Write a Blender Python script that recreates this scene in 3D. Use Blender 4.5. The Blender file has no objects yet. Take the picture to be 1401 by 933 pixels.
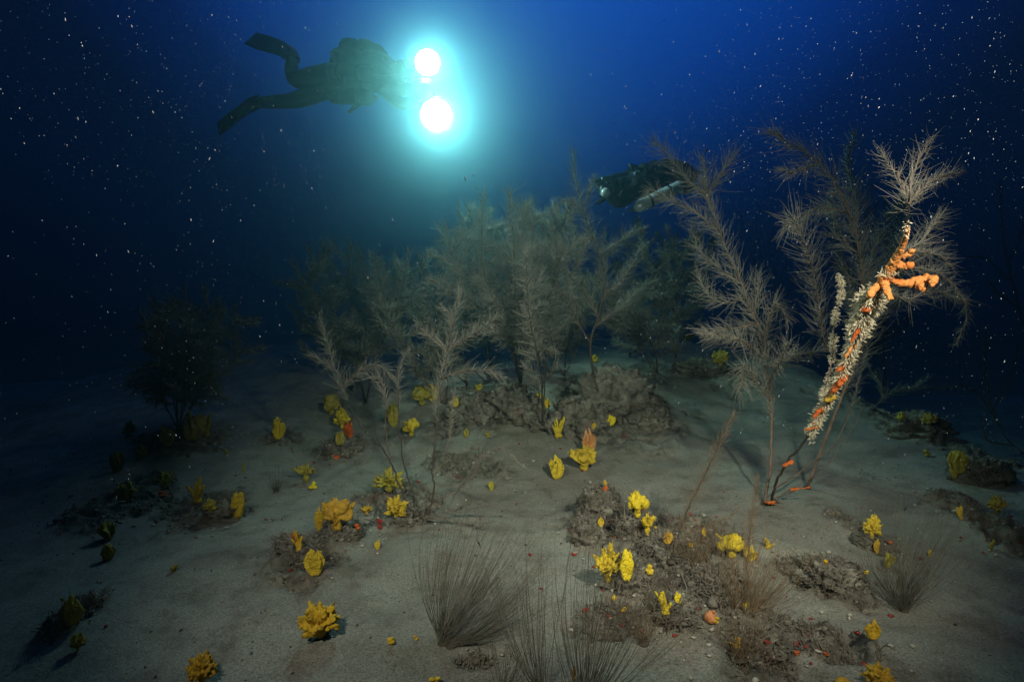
import bpy, bmesh, math, random
import numpy as np
from mathutils import Vector, Matrix

SC = bpy.context.scene
COL = SC.collection
R = math.radians
random.seed(7)
rng = np.random.default_rng(7)

# ------------------------------------------------------------------ camera
CAM = (0.0, 0.0, 0.85)
PITCH = R(-4.56)
FPX = 834.0                                   # focal length in photo pixels (photo 1401 wide)
cd = bpy.data.cameras.new('camera')
cam = bpy.data.objects.new('camera', cd)
COL.objects.link(cam)
cam.location = CAM
cam.rotation_euler = (R(90) + PITCH, 0, 0)
cd.sensor_width = 36.0
cd.lens = 36.0 * FPX / 1401.0
cd.clip_start = 0.02
cd.clip_end = 400
SC.camera = cam
SC.render.resolution_x, SC.render.resolution_y = 1024, 681

# ------------------------------------------------------------------ render, exposure
SC.render.engine = 'CYCLES'
SC.view_settings.view_transform = 'Standard'
SC.view_settings.look = 'None'
SC.view_settings.gamma = 1
SC.view_settings.use_curve_mapping = False
SC.view_settings.exposure = 0.0
cy = SC.cycles
cy.use_denoising = True
cy.max_bounces = 4
cy.diffuse_bounces = 1
cy.glossy_bounces = 1
cy.transmission_bounces = 2
cy.volume_bounces = 0
cy.transparent_max_bounces = 8
cy.sample_clamp_indirect = 4

# ------------------------------------------------------------------ world: blue water light, brightest towards the sun ahead and above
SUN_EL, SUN_AZ = R(40), R(3)
SUND = (math.sin(SUN_AZ) * math.cos(SUN_EL), math.cos(SUN_AZ) * math.cos(SUN_EL), math.sin(SUN_EL))
W = bpy.data.worlds.new('World')
SC.world = W
W.use_nodes = True
wn, wl = W.node_tree.nodes, W.node_tree.links
bg = wn['Background']
tc = wn.new('ShaderNodeTexCoord')
dot = wn.new('ShaderNodeVectorMath'); dot.operation = 'DOT_PRODUCT'
dot.inputs[1].default_value = SUND
acs = wn.new('ShaderNodeMath'); acs.operation = 'ARCCOSINE'
scl = wn.new('ShaderNodeMath'); scl.operation = 'DIVIDE'; scl.inputs[1].default_value = math.pi / 2
rmp = wn.new('ShaderNodeValToRGB')
WSTOPS = [(0.0, (.010, .105, .62)), (.16, (.008, .084, .52)), (.28, (.0042, .039, .27)),
          (.36, (.0018, .011, .078)), (.43, (.0009, .0045, .022)), (.70, (.0008, .004, .014)), (1.0, (.0006, .003, .010))]
el = rmp.color_ramp.elements
while len(el) < len(WSTOPS): el.new(.5)
for e, (p, c) in zip(el, WSTOPS):
    e.position = p; e.color = (*c, 1)
wl.new(tc.outputs['Generated'], dot.inputs[0])
wl.new(dot.outputs['Value'], acs.inputs[0])
wl.new(acs.outputs[0], scl.inputs[0])
wl.new(scl.outputs[0], rmp.inputs[0])
wl.new(rmp.outputs[0], bg.inputs[0])
bg.inputs[1].default_value = 0.86

def lamp(name, kind, loc, target, power, color, **kw):
    d = bpy.data.lights.new(name, kind)
    d.energy = power; d.color = color
    for k, v in kw.items(): setattr(d, k, v)
    o = bpy.data.objects.new(name, d); COL.objects.link(o)
    o.location = loc
    o.rotation_euler = (Vector(target) - Vector(loc)).to_track_quat('-Z', 'Y').to_euler()
    return o

# weak sunlight left at this depth, and the photographer's two flash heads (left one weaker)
lamp('sun', 'SUN', (0, 0, 3), tuple(-c for c in SUND), 0.05, (.35, .7, 1.0), angle=R(20))
lamp('flash_right', 'SPOT', (0.85, 0.15, 1.62), (0.53, 2.2, 0.50), 300, (1.0, .83, .67),
     spot_size=R(64), spot_blend=1.0, shadow_soft_size=0.05)
lamp('flash_left', 'SPOT', (-0.78, 0.15, 1.62), (0.08, 2.3, 0.24), 150, (1.0, .83, .68),
     spot_size=R(67), spot_blend=1.0, shadow_soft_size=0.05)

# ------------------------------------------------------------------ small maths
def hash3(ix, iy, iz, seed):
    h = (ix.astype(np.int64) * 374761393 + iy.astype(np.int64) * 668265263 + iz.astype(np.int64) * 1440662683 + seed * 974634777) & 0xFFFFFFFF
    h = ((h ^ (h >> 13)) * 1274126177) & 0xFFFFFFFF
    h = ((h ^ (h >> 16)) * 2246822519) & 0xFFFFFFFF
    return ((h ^ (h >> 15)) & 0xFFFFFF) / float(0xFFFFFF)
def vnoise(p, seed=0):
    p = np.asarray(p, float)
    i = np.floor(p).astype(np.int64); f = p - i
    u = f * f * f * (f * (f * 6 - 15) + 10)
    x, y, z = i[:, 0], i[:, 1], i[:, 2]
    ux, uy, uz = u[:, 0], u[:, 1], u[:, 2]
    def L(a, b, t): return a + (b - a) * t
    c = [hash3(x + a, y + b, z + d, seed) for d in (0, 1) for b in (0, 1) for a in (0, 1)]
    return L(L(L(c[0], c[1], ux), L(c[2], c[3], ux), uy), L(L(c[4], c[5], ux), L(c[6], c[7], ux), uy), uz) * 2 - 1
def fbm(p, octaves=4, seed=0, gain=.5):
    p = np.asarray(p, float); a = 1.0; s = np.zeros(len(p)); 
    for k in range(octaves):
        s += a * vnoise(p * 2.03 ** k + 17.3 * k, seed + k); a *= gain
    return s
def sstep(a, b, x):
    t = np.clip((x - a) / (b - a), 0, 1); return t * t * (3 - 2 * t)
def unit(v):
    v = np.asarray(v, float); return v / (np.linalg.norm(v, axis=-1, keepdims=True) + 1e-12)

# ------------------------------------------------------------------ photo pixel -> ray, points
_f = np.array([0, math.cos(PITCH), math.sin(PITCH)]); _u = np.array([0, -math.sin(PITCH), math.cos(PITCH)])
def ray(px, py):
    return _f + np.array([(px - 700.5) / FPX, 0, 0]) + _u * ((466.5 - py) / FPX)
def at(px, py, Y):
    d = ray(px, py); return np.array(CAM) + d * (Y / d[1])

# ------------------------------------------------------------------ seabed height
def H0(x, y):
    x = np.atleast_1d(np.asarray(x, float)); y = np.atleast_1d(np.asarray(y, float))
    p = np.stack([x, y, np.zeros_like(x)], 1)
    h = 0.30 * sstep(2.3, 5.4, y) - 1.1 * sstep(6.2, 15, y)
    edge = 2.05 + .16 * vnoise(p * .9, 3)
    h = h - 0.75 * sstep(0, 1.7, x - edge) * sstep(1.2, 2.6, y)
    h = h - 0.55 * sstep(2.3, 5.5, -x) 
    h = h + 0.045 * fbm(p * .8, 3, 5) + .010 * fbm(p * 3.7, 3, 9)
    return h
PATCH_PX = [  # cx, cy, rx, ry (photo px), lift
    (835, 545, 95, 55, .05), (670, 570, 85, 40, .035), (850, 725, 75, 60, .035), (930, 800, 95, 55, .035),
    (1020, 860, 80, 70, .03), (1140, 800, 75, 35, .03), (1150, 890, 80, 40, .012), (435, 755, 60, 50, .018), (468, 615, 40, 18, .02),
    (250, 605, 70, 30, .02), (290, 700, 70, 28, .015), (545, 690, 75, 34, .016), (1260, 590, 90, 40, .03), (640, 640, 70, 26, .012),
    (1190, 740, 34, 40, .014), (960, 740, 60, 30, .02), (985, 515, 70, 22, .03), (1350, 720, 60, 70, .02),
    (640, 905, 50, 22, .008), (160, 690, 70, 70, .02), (95, 850, 30, 40, .02), (385, 600, 40, 12, .012), (860, 860, 60, 30, .02)]
_T = np.concatenate([np.arange(.6, 6, .006), np.arange(6, 24, .03)])
def _ground(px, py, hf):
    """first point where the ray through a photo pixel meets the seabed"""
    p = np.array(CAM) + ray(px, py)[None, :] * _T[:, None]
    g = p[:, 2] - hf(p[:, 0], p[:, 1])
    k = int(np.argmax(g <= 0))
    if k == 0: return p[-1]
    t = g[k - 1] / (g[k - 1] - g[k] + 1e-12)
    return p[k - 1] * (1 - t) + p[k] * t
PATCH = []
for (cx_, cy_, rx_, ry_, am_) in PATCH_PX:
    c_ = _ground(cx_, cy_, H0); k_ = c_[1] / FPX
    ry_w = abs(_ground(cx_, cy_ - ry_ * .7, H0)[1] - _ground(cx_, cy_ + ry_ * .7, H0)[1]) / 1.4
    PATCH.append((c_[0], c_[1], rx_ * k_, min(ry_w, 1.1), am_))
def crust(x, y):
    x = np.atleast_1d(np.asarray(x, float)); y = np.atleast_1d(np.asarray(y, float))
    m = np.zeros_like(x)
    for (a, b, rx, ry, am) in PATCH:
        m = np.maximum(m, np.exp(-(((x - a) / rx) ** 2 + ((y - b) / ry) ** 2) * 1.3))
    p = np.stack([x, y, np.zeros_like(x)], 1)
    return np.clip(sstep(.34, .72, m + .34 * fbm(p * 5.5, 4, 21)), 0, 1)
def H(x, y):
    x = np.atleast_1d(np.asarray(x, float)); y = np.atleast_1d(np.asarray(y, float))
    h = H0(x, y)
    p = np.stack([x, y, np.zeros_like(x)], 1)
    rd = 1 - np.abs(fbm(p * 9.0, 4, 31))
    lump = fbm(p * 4.5, 2, 41)
    lift = np.zeros_like(x)
    for (a, b, rx, ry, am) in PATCH:
        lift += am * np.exp(-(((x - a) / rx) ** 2 + ((y - b) / ry) ** 2) * 1.3)
    c = crust(x, y)
    return h + lift * (.7 + .8 * lump) + c * (rd - .55) * .050 + c * .010 * fbm(p * 38, 2, 51)
def ground(px, py): return _ground(px, py, H)
def hz(x, y): return float(H(x, y)[0])

# ------------------------------------------------------------------ materials
def mat(name, col, col2=None, scale=40, rough=.85, bump=0.0, bscale=120, col3=None, s3=9, spec=.2, p3=(.52, .64), vary=False):
    m = bpy.data.materials.new(name); m.use_nodes = True
    n, l = m.node_tree.nodes, m.node_tree.links
    b = n['Principled BSDF']
    b.inputs['Roughness'].default_value = rough
    b.inputs['Specular IOR Level'].default_value = spec
    t = n.new('ShaderNodeTexCoord')
    out = None
    if col2 is None:
        b.inputs['Base Color'].default_value = (*col, 1)
    else:
        nz = n.new('ShaderNodeTexNoise'); nz.inputs['Scale'].default_value = scale; nz.inputs['Detail'].default_value = 6
        nz.inputs['Roughness'].default_value = .65
        r = n.new('ShaderNodeValToRGB')
        r.color_ramp.elements[0].position = .36; r.color_ramp.elements[1].position = .64
        r.color_ramp.elements[0].color = (*col, 1); r.color_ramp.elements[1].color = (*col2, 1)
        l.new(t.outputs['Object'], nz.inputs['Vector']); l.new(nz.outputs[0], r.inputs[0])
        out = r.outputs[0]
        if col3 is not None:
            n3 = n.new('ShaderNodeTexNoise'); n3.inputs['Scale'].default_value = s3; n3.inputs['Detail'].default_value = 5
            r3 = n.new('ShaderNodeValToRGB'); r3.color_ramp.elements[0].position = p3[0]; r3.color_ramp.elements[1].position = p3[1]
            mx = n.new('ShaderNodeMix'); mx.data_type = 'RGBA'
            l.new(t.outputs['Object'], n3.inputs['Vector']); l.new(n3.outputs[0], r3.inputs[0])
            l.new(r3.outputs[0], mx.inputs['Factor']); l.new(out, mx.inputs['A']); mx.inputs['B'].default_value = (*col3, 1)
            out = mx.outputs['Result']
        if vary:
            oi = n.new('ShaderNodeObjectInfo'); hs = n.new('ShaderNodeHueSaturation')
            for sk, lo, hi in (('Hue', .497, .515), ('Value', .82, 1.12), ('Saturation', .96, 1.0)):
                mr = n.new('ShaderNodeMapRange'); mr.inputs['To Min'].default_value = lo; mr.inputs['To Max'].default_value = hi
                l.new(oi.outputs['Random'], mr.inputs['Value']); l.new(mr.outputs[0], hs.inputs[sk])
            l.new(out, hs.inputs['Color']); out = hs.outputs[0]
        l.new(out, b.inputs['Base Color'])
    if bump:
        nb = n.new('ShaderNodeTexNoise'); nb.inputs['Scale'].default_value = bscale; nb.inputs['Detail'].default_value = 6
        bp = n.new('ShaderNodeBump'); bp.inputs['Strength'].default_value = bump; bp.inputs['Distance'].default_value = .01
        l.new(t.outputs['Object'], nb.inputs['Vector']); l.new(nb.outputs[0], bp.inputs['Height']); l.new(bp.outputs[0], b.inputs['Normal'])
    return m
M = {}
M['hair'] = mat('coral_polyp', (.19, .172, .145), (.275, .252, .212), 30, .9)
M['axis'] = mat('coral_axis', (.115, .072, .052), (.20, .13, .10), 40, .8)
M['stem'] = mat('coral_stem', (.030, .020, .015), (.075, .052, .038), 25, .6, .3, 200, spec=.4)
M['whip'] = mat('whip_filament', (.085, .074, .056), (.14, .122, .092), 18, .9)
M['whip_brown'] = mat('brown_filament', (.16, .105, .062), (.22, .155, .095), 18, .9)
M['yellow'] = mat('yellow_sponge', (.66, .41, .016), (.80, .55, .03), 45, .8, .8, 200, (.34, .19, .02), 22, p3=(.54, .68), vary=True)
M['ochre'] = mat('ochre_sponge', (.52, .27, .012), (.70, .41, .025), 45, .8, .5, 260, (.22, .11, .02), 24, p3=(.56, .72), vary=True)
M['dull'] = mat('dull_sponge', (.30, .22, .03), (.46, .34, .05), 45, .85, .5, 260, (.16, .13, .05), 20, p3=(.5, .7), vary=True)  # darker, duller yellow than the other sponges
M['orange'] = mat('orange_sponge', (.80, .27, .07), (.88, .38, .12), 60, .7, .5, 300, (.62, .15, .03), 18, p3=(.55, .72))
M['red'] = mat('red_sponge', (.50, .075, .014), (.72, .17, .035), 34, .75, .6, 240)
M['redcrust'] = mat('red_crust', (.55, .10, .02), (.70, .24, .06), 40, .75, .4, 260, (.34, .25, .16), 22, p3=(.52, .60))
M['maroon'] = mat('maroon_crust', (.22, .02, .02), (.36, .05, .035), 60, .8, .4, 200)
M['peach'] = mat('peach_tunicate', (.60, .22, .085), (.70, .30, .13), 50, .6, .4, 260, (.45, .13, .05), 30)
M['fan'] = mat('orange_fan', (.55, .20, .06), (.62, .34, .18), 40, .75, .4, 200)
M['beige'] = mat('beige_polyps', (.76, .60, .40), (.88, .76, .57), 60, .85)
M['rock'] = mat('crusted_rock', (.085, .07, .055), (.20, .175, .145), 16, .92, .9, 70, (.15, .075, .065), 5, p3=(.6, .75))
_n, _l = M['rock'].node_tree.nodes, M['rock'].node_tree.links
_b = _n['Principled BSDF']; _src = _b.inputs['Base Color'].links[0].from_socket
_g = _n.new('ShaderNodeNewGeometry'); _sx = _n.new('ShaderNodeSeparateXYZ'); _l.new(_g.outputs['Normal'], _sx.inputs[0])
_nz = _n.new('ShaderNodeTexNoise'); _nz.inputs['Scale'].default_value = 19; _nz.inputs['Detail'].default_value = 6
_t = _n.new('ShaderNodeTexCoord'); _l.new(_t.outputs['Object'], _nz.inputs['Vector'])
_ad = _n.new('ShaderNodeMath'); _ad.operation = 'MULTIPLY'; _l.new(_sx.outputs['Z'], _ad.inputs[0]); _l.new(_nz.outputs[0], _ad.inputs[1])
_rp = _n.new('ShaderNodeValToRGB'); _rp.color_ramp.elements[0].position = .34; _rp.color_ramp.elements[1].position = .52; _l.new(_ad.outputs[0], _rp.inputs[0])
_mx = _n.new('ShaderNodeMix'); _mx.data_type = 'RGBA'; _l.new(_rp.outputs[0], _mx.inputs['Factor']); _l.new(_src, _mx.inputs['A']); _mx.inputs['B'].default_value = (.25, .225, .185, 1)
_l.new(_mx.outputs['Result'], _b.inputs['Base Color'])
M['turf'] = mat('turf', (.11, .092, .072), (.25, .22, .18), 14, .95, col3=(.12, .07, .055), s3=6)
M['rubble'] = mat('rubble_bits', (.10, .085, .07), (.24, .21, .175), 12, .92, .6, 90)
M['shell'] = mat('shell_bits', (.55, .52, .46), (.75, .72, .66), 30, .6)
M['pale_bits'] = mat('pale_bits', (.30, .27, .22), (.46, .42, .35), 30, .9)
M['dark_bits'] = mat('dark_bits', (.035, .028, .022), (.09, .07, .055), 20, .9)
M['snow'] = mat('snow_flake', (.28, .32, .38), rough=.95, spec=.05)
M['suit'] = mat('neoprene', (.012, .012, .014), (.022, .022, .025), 30, .75, .2, 300)
M['rubber'] = mat('fin_rubber', (.010, .010, .011), rough=.5, spec=.4)
M['pack'] = mat('pack_cloth', (.014, .015, .018), (.028, .028, .034), 40, .7, .2, 300)
M['pale_gear'] = mat('grey_gear', (.10, .12, .15), (.16, .18, .22), 20, .6)
M['steel'] = mat('bare_aluminium', (.66, .68, .69), (.76, .78, .80), 12, .26, spec=.9)
M['steel'].node_tree.nodes['Principled BSDF'].inputs['Metallic'].default_value = .35
M['glass'] = mat('mask_glass', (.35, .40, .42), rough=.15, spec=.6)
M['housing'] = mat('black_housing', (.014, .014, .015), rough=.45, spec=.4)
lensm = bpy.data.materials.new('lamp_lens'); lensm.use_nodes = True
_b = lensm.node_tree.nodes['Principled BSDF']
_b.inputs['Base Color'].default_value = (.8, .8, .8, 1); _b.inputs['Emission Color'].default_value = (.9, 1, .98, 1); _b.inputs['Emission Strength'].default_value = 30
M['lens'] = lensm

# sand: pale grey-tan grains, brown detritus film, dark crust where the rubble attribute says so
sm = bpy.data.materials.new('sand'); sm.use_nodes = True
n, l = sm.node_tree.nodes, sm.node_tree.links
b = n['Principled BSDF']; b.inputs['Roughness'].default_value = .95; b.inputs['Specular IOR Level'].default_value = .1
t = n.new('ShaderNodeTexCoord')
def nnode(scale, detail=6, rough=.6):
    q = n.new('ShaderNodeTexNoise'); q.inputs['Scale'].default_value = scale; q.inputs['Detail'].default_value = detail
    q.inputs['Roughness'].default_value = rough; l.new(t.outputs['Object'], q.inputs['Vector']); return q
def nramp(src, stops):
    q = n.new('ShaderNodeValToRGB'); e = q.color_ramp.elements
    while len(e) < len(stops): e.new(.5)
    for k, (p, c) in zip(e, stops): k.position = p; k.color = (*c, 1)
    l.new(src, q.inputs[0]); return q
def nmix(fac, a, bb, blend='MIX'):
    q = n.new('ShaderNodeMix'); q.data_type = 'RGBA'; q.blend_type = blend
    if isinstance(fac, float): q.inputs['Factor'].default_value = fac
    else: l.new(fac, q.inputs['Factor'])
    for s, v in (('A', a), ('B', bb)):
        if isinstance(v, tuple): q.inputs[s].default_value = (*v, 1)
        else: l.new(v, q.inputs[s])
    return q.outputs['Result']
broad = nramp(nnode(1.7, 5).outputs[0], [(.35, (.235, .215, .18)), (.65, (.325, .30, .255))])
film = nramp(nnode(7.5, 9, .78).outputs[0], [(.47, (0, 0, 0)), (.64, (1, 1, 1))])
c1 = nmix(film.outputs[0], broad.outputs[0], (.185, .158, .125))
grain = nramp(nnode(190, 4, .75).outputs[0], [(.32, (.42, .41, .40)), (.5, (1, 1, 1)), (.68, (1.55, 1.52, 1.45))])
c2 = nmix(.95, c1, grain.outputs[0], 'MULTIPLY')
vor = n.new('ShaderNodeTexVoronoi'); vor.inputs['Scale'].default_value = 80; l.new(t.outputs['Object'], vor.inputs['Vector'])
spk = nramp(vor.outputs['Distance'], [(.10, (1, 1, 1)), (.20, (0, 0, 0))])
spm = nramp(nnode(24, 3).outputs[0], [(.47, (0, 0, 0)), (.58, (1, 1, 1))])
spf = nmix(1.0, spk.outputs[0], spm.outputs[0], 'MULTIPLY')
c3 = nmix(spf, c2, (.05, .042, .034))
at_ = n.new('ShaderNodeAttribute'); at_.attribute_name = 'crust'
ccol = nramp(nnode(22, 7, .7).outputs[0], [(.34, (.055, .045, .036)), (.5, (.155, .135, .11)), (.66, (.25, .225, .185))])
cred = nramp(nnode(9, 4).outputs[0], [(.60, (0, 0, 0)), (.72, (1, 1, 1))])
ccol2 = nmix(cred.outputs[0], ccol.outputs[0], (.13, .06, .05))
l.new(nmix(at_.outputs['Fac'], c3, ccol2), b.inputs['Base Color'])
bp = n.new('ShaderNodeBump'); bp.inputs['Strength'].default_value = .9; bp.inputs['Distance'].default_value = .009
hh = nmix(.5, nnode(60, 6, .7).outputs[0], nnode(330, 4, .7).outputs[0])
l.new(hh, bp.inputs['Height']); l.new(bp.outputs[0], b.inputs['Normal'])

# ------------------------------------------------------------------ object helpers
def setp(o, label=None, cat=None, group=None, kind=None):
    if label: o['label'] = label
    if cat: o['category'] = cat
    if group: o['group'] = group
    if kind: o['kind'] = kind
    return o
def empty(name, loc, label=None, cat=None, group=None):
    o = bpy.data.objects.new(name, None); COL.objects.link(o); o.location = tuple(loc); o.empty_display_size = .05
    return setp(o, label, cat, group)
def make_mesh(name, V, F, smooth=True):
    me = bpy.data.meshes.new(name)
    V = np.asarray(V, np.float32)
    if isinstance(F, np.ndarray):
        k = F.shape[1]; nf = len(F)
        me.vertices.add(len(V)); me.vertices.foreach_set('co', V.ravel())
        me.loops.add(nf * k); me.loops.foreach_set('vertex_index', F.astype(np.int32).ravel())
        me.polygons.add(nf); me.polygons.foreach_set('loop_start', np.arange(0, nf * k, k, dtype=np.int32))
        me.update(calc_edges=True)
    else:
        me.from_pydata([tuple(v) for v in V], [], [tuple(f) for f in F]); me.update()
    if smooth: me.polygons.foreach_set('use_smooth', np.ones(len(me.polygons), bool))
    return me
def add(name, me, material, parent=None, loc=None):
    """link a mesh whose vertices are in world space; origin moved to loc / parent's base"""
    o = bpy.data.objects.new(name, me); COL.objects.link(o)
    base = np.zeros(3)
    if parent is not None:
        o.parent = parent
        w = parent; 
        while w is not None: base = base + np.array(w.location); w = w.parent
    elif loc is not None:
        base = np.asarray(loc, float); o.location = tuple(base)
    if np.any(base != 0): me.transform(Matrix.Translation(-Vector(base)))
    if material and not me.materials: me.materials.append(material)
    return o

def tubes(P, rad, sides=3, cap=False):
    """P (N,K,3) paths, rad (N,K) radii -> verts, quad faces"""
    P = np.asarray(P, float); N, K, _ = P.shape
    d = unit(P[:, -1] - P[:, 0])
    ref = np.where(np.abs(d[:, 2:3]) > .9, np.array([[1., 0, 0]]), np.array([[0, 0, 1.]]))
    a = unit(np.cross(d, ref)); bb = np.cross(d, a)
    ang = np.arange(sides) * 2 * math.pi / sides
    ring = a[:, None, :] * np.cos(ang)[None, :, None] + bb[:, None, :] * np.sin(ang)[None, :, None]
    V = P[:, :, None, :] + ring[:, None, :, :] * np.asarray(rad)[:, :, None, None]
    idx = np.arange(N * K * sides).reshape(N, K, sides)
    A = idx[:, :-1, :]; B = np.roll(A, -1, 2); C = np.roll(idx[:, 1:, :], -1, 2); D = idx[:, 1:, :]
    return V.reshape(-1, 3), np.stack([A, B, C, D], -1).reshape(-1, 4)
def tube1(P, rad, sides=6):
    """one path with rotating frame and closed ends"""
    P = np.asarray(P, float); K = len(P); T = unit(np.gradient(P, axis=0))
    nrm = np.cross(T[0], [0.13, .97, .2]); nrm = unit(nrm)
    V = []
    for k in range(K):
        nrm = unit(nrm - T[k] * np.dot(nrm, T[k])); bn = np.cross(T[k], nrm)
        for s in range(sides):
            a = 2 * math.pi * s / sides
            V.append(P[k] + (nrm * math.cos(a) + bn * math.sin(a)) * rad[k])
    F = []
    for k in range(K - 1):
        for s in range(sides):
            a, b2 = k * sides + s, k * sides + (s + 1) % sides
            F.append((a, b2, b2 + sides, a + sides))
    V += [P[0], P[-1]]; c0, c1_ = len(V) - 2, len(V) - 1
    for s in range(sides):
        F.append((c0, (s + 1) % sides, s)); F.append((c1_, (K - 1) * sides + s, (K - 1) * sides + (s + 1) % sides))
    return np.array(V), F
def join(parts):
    V, F, off = [], [], 0
    for v, f in parts:
        V.append(v); F += [tuple(int(i) + off for i in q) for q in f]; off += len(v)
    return np.concatenate(V), F
def catmull(P, per=8):
    P = np.asarray(P, float)
    if len(P) < 3:
        t = np.linspace(0, 1, per + 1)[:, None]; return P[0] * (1 - t) + P[-1] * t
    Q = np.vstack([2 * P[0] - P[1], P, 2 * P[-1] - P[-2]]); out = []
    for i in range(1, len(Q) - 2):
        for s in range(per):
            t = s / per; p0, p1, p2, p3 = Q[i - 1], Q[i], Q[i + 1], Q[i + 2]
            out.append(.5 * ((2 * p1) + (-p0 + p2) * t + (2 * p0 - 5 * p1 + 4 * p2 - p3) * t * t + (-p0 + 3 * p1 - 3 * p2 + p3) * t ** 3))
    out.append(P[-1]); return np.array(out)
def arc(P):
    s = np.concatenate([[0], np.cumsum(np.linalg.norm(np.diff(P, axis=0), axis=1))]); return s
def sample(P, s):
    a = arc(P); return np.stack([np.interp(s, a, P[:, k]) for k in range(3)], 1)

def remesh(V, F, vox, noise=0.0, nscale=60, seed=0, name='m', smooth_it=2):
    me = bpy.data.meshes.new('tmp'); me.from_pydata([tuple(v) for v in V], [], [tuple(int(i) for i in f) for f in F]); me.update()
    o = bpy.data.objects.new('tmp', me); COL.objects.link(o)
    md = o.modifiers.new('r', 'REMESH'); md.mode = 'VOXEL'; md.voxel_size = vox; md.use_smooth_shade = True
    if smooth_it:
        ms = o.modifiers.new('s', 'SMOOTH'); ms.factor = .5; ms.iterations = smooth_it
    dg = bpy.context.evaluated_depsgraph_get()
    out = bpy.data.meshes.new_from_object(o.evaluated_get(dg)); out.name = name
    bpy.data.objects.remove(o); bpy.data.meshes.remove(me)
    if noise and len(out.vertices):
        nv = len(out.vertices); co = np.empty(nv * 3, np.float32); out.vertices.foreach_get('co', co); co = co.reshape(-1, 3)
        no = np.empty(nv * 3, np.float32); out.vertices.foreach_get('normal', no); no = no.reshape(-1, 3)
        co = co + no * (noise * fbm(co * nscale, 3, seed))[:, None]
        out.vertices.foreach_set('co', co.astype(np.float32).ravel()); out.update()
    out.polygons.foreach_set('use_smooth', np.ones(len(out.polygons), bool))
    out.materials.clear()
    return out
def ico(c, r, sub=2):
    bm = bmesh.new(); bmesh.ops.create_icosphere(bm, subdivisions=sub, radius=1)
    V = np.array([v.co for v in bm.verts]); F = [tuple(v.index for v in f.verts) for f in bm.faces]; bm.free()
    return V * np.asarray(r, float) + np.asarray(c, float), F
def skin(nodes, edges, radii, sub=2, name='body'):
    me = bpy.data.meshes.new('tmp'); me.from_pydata([tuple(p) for p in nodes], edges, []); me.update()
    o = bpy.data.objects.new('tmp', me); COL.objects.link(o)
    o.modifiers.new('k', 'SKIN')
    for i, sv in enumerate(me.skin_vertices[0].data):
        r = radii[i]; sv.radius = (r, r) if np.isscalar(r) else r; sv.use_root = (i == 0)
    ss = o.modifiers.new('s', 'SUBSURF'); ss.levels = sub; ss.render_levels = sub
    dg = bpy.context.evaluated_depsgraph_get()
    out = bpy.data.meshes.new_from_object(o.evaluated_get(dg)); out.name = name
    bpy.data.objects.remove(o); bpy.data.meshes.remove(me)
    out.polygons.foreach_set('use_smooth', np.ones(len(out.polygons), bool)); out.materials.clear()
    return out

# ------------------------------------------------------------------ SETTING: seabed sheet and the water itself
def axis_coords(dense_lo, dense_hi, step, lo, hi, g=1.10):
    c = list(np.arange(dense_lo, dense_hi + 1e-6, step)); s = step
    while c[-1] < hi: s *= g; c.append(c[-1] + s)
    s = step
    while c[0] > lo: s *= g; c.insert(0, c[0] - s)
    return np.array(c)
gx = axis_coords(-2.4, 2.6, .0105, -26, 26, 1.09)
gy = axis_coords(1.0, 3.2, .0105, -3, 34, 1.022)
X, Y = np.meshgrid(gx, gy)
hx, hy = X.ravel(), Y.ravel()
Zc = H(hx, hy)
V = np.stack([hx, hy, Zc], 1)
nx, ny = len(gx), len(gy)
ii = np.arange(nx * ny).reshape(ny, nx)
F = np.stack([ii[:-1, :-1], ii[:-1, 1:], ii[1:, 1:], ii[1:, :-1]], -1).reshape(-1, 4)
me = make_mesh('seabed', V, F)
a_ = me.attributes.new('crust', 'FLOAT', 'POINT'); a_.data.foreach_set('value', crust(hx, hy).astype(np.float32))
setp(add('seabed', me, sm), kind='structure')
ZLOW = float(Zc.min())

# haze box: the water that scatters the lamps
HAZE_D = 0.09
bm = bmesh.new(); bmesh.ops.create_cube(bm, size=1)
xl, xh, yl, yh, zl, zh = gx[0] - .5, gx[-1] + .5, gy[0] - .5, gy[-1] + .5, ZLOW - 1.0, 4.6
for v in bm.verts:
    v.co = ((xl if v.co.x < 0 else xh), (yl if v.co.y < 0 else yh), (zl if v.co.z < 0 else zh))
me = bpy.data.meshes.new('haze'); bm.to_mesh(me); bm.free()
hm = bpy.data.materials.new('haze'); hm.use_nodes = True
hn = hm.node_tree.nodes; hn.remove(hn['Principled BSDF'])
pv = hn.new('ShaderNodeVolumePrincipled')
pv.inputs['Color'].default_value = (.17, .38, .42, 1)
pv.inputs['Absorption Color'].default_value = (.0, .75, .78, 1)
pv.inputs['Density'].default_value = HAZE_D
pv.inputs['Anisotropy'].default_value = .915
hm.node_tree.links.new(pv.outputs[0], hn['Material Output'].inputs['Volume'])
setp(add('haze', me, hm), kind='stuff')
#STAGE_SETTING_END

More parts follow.
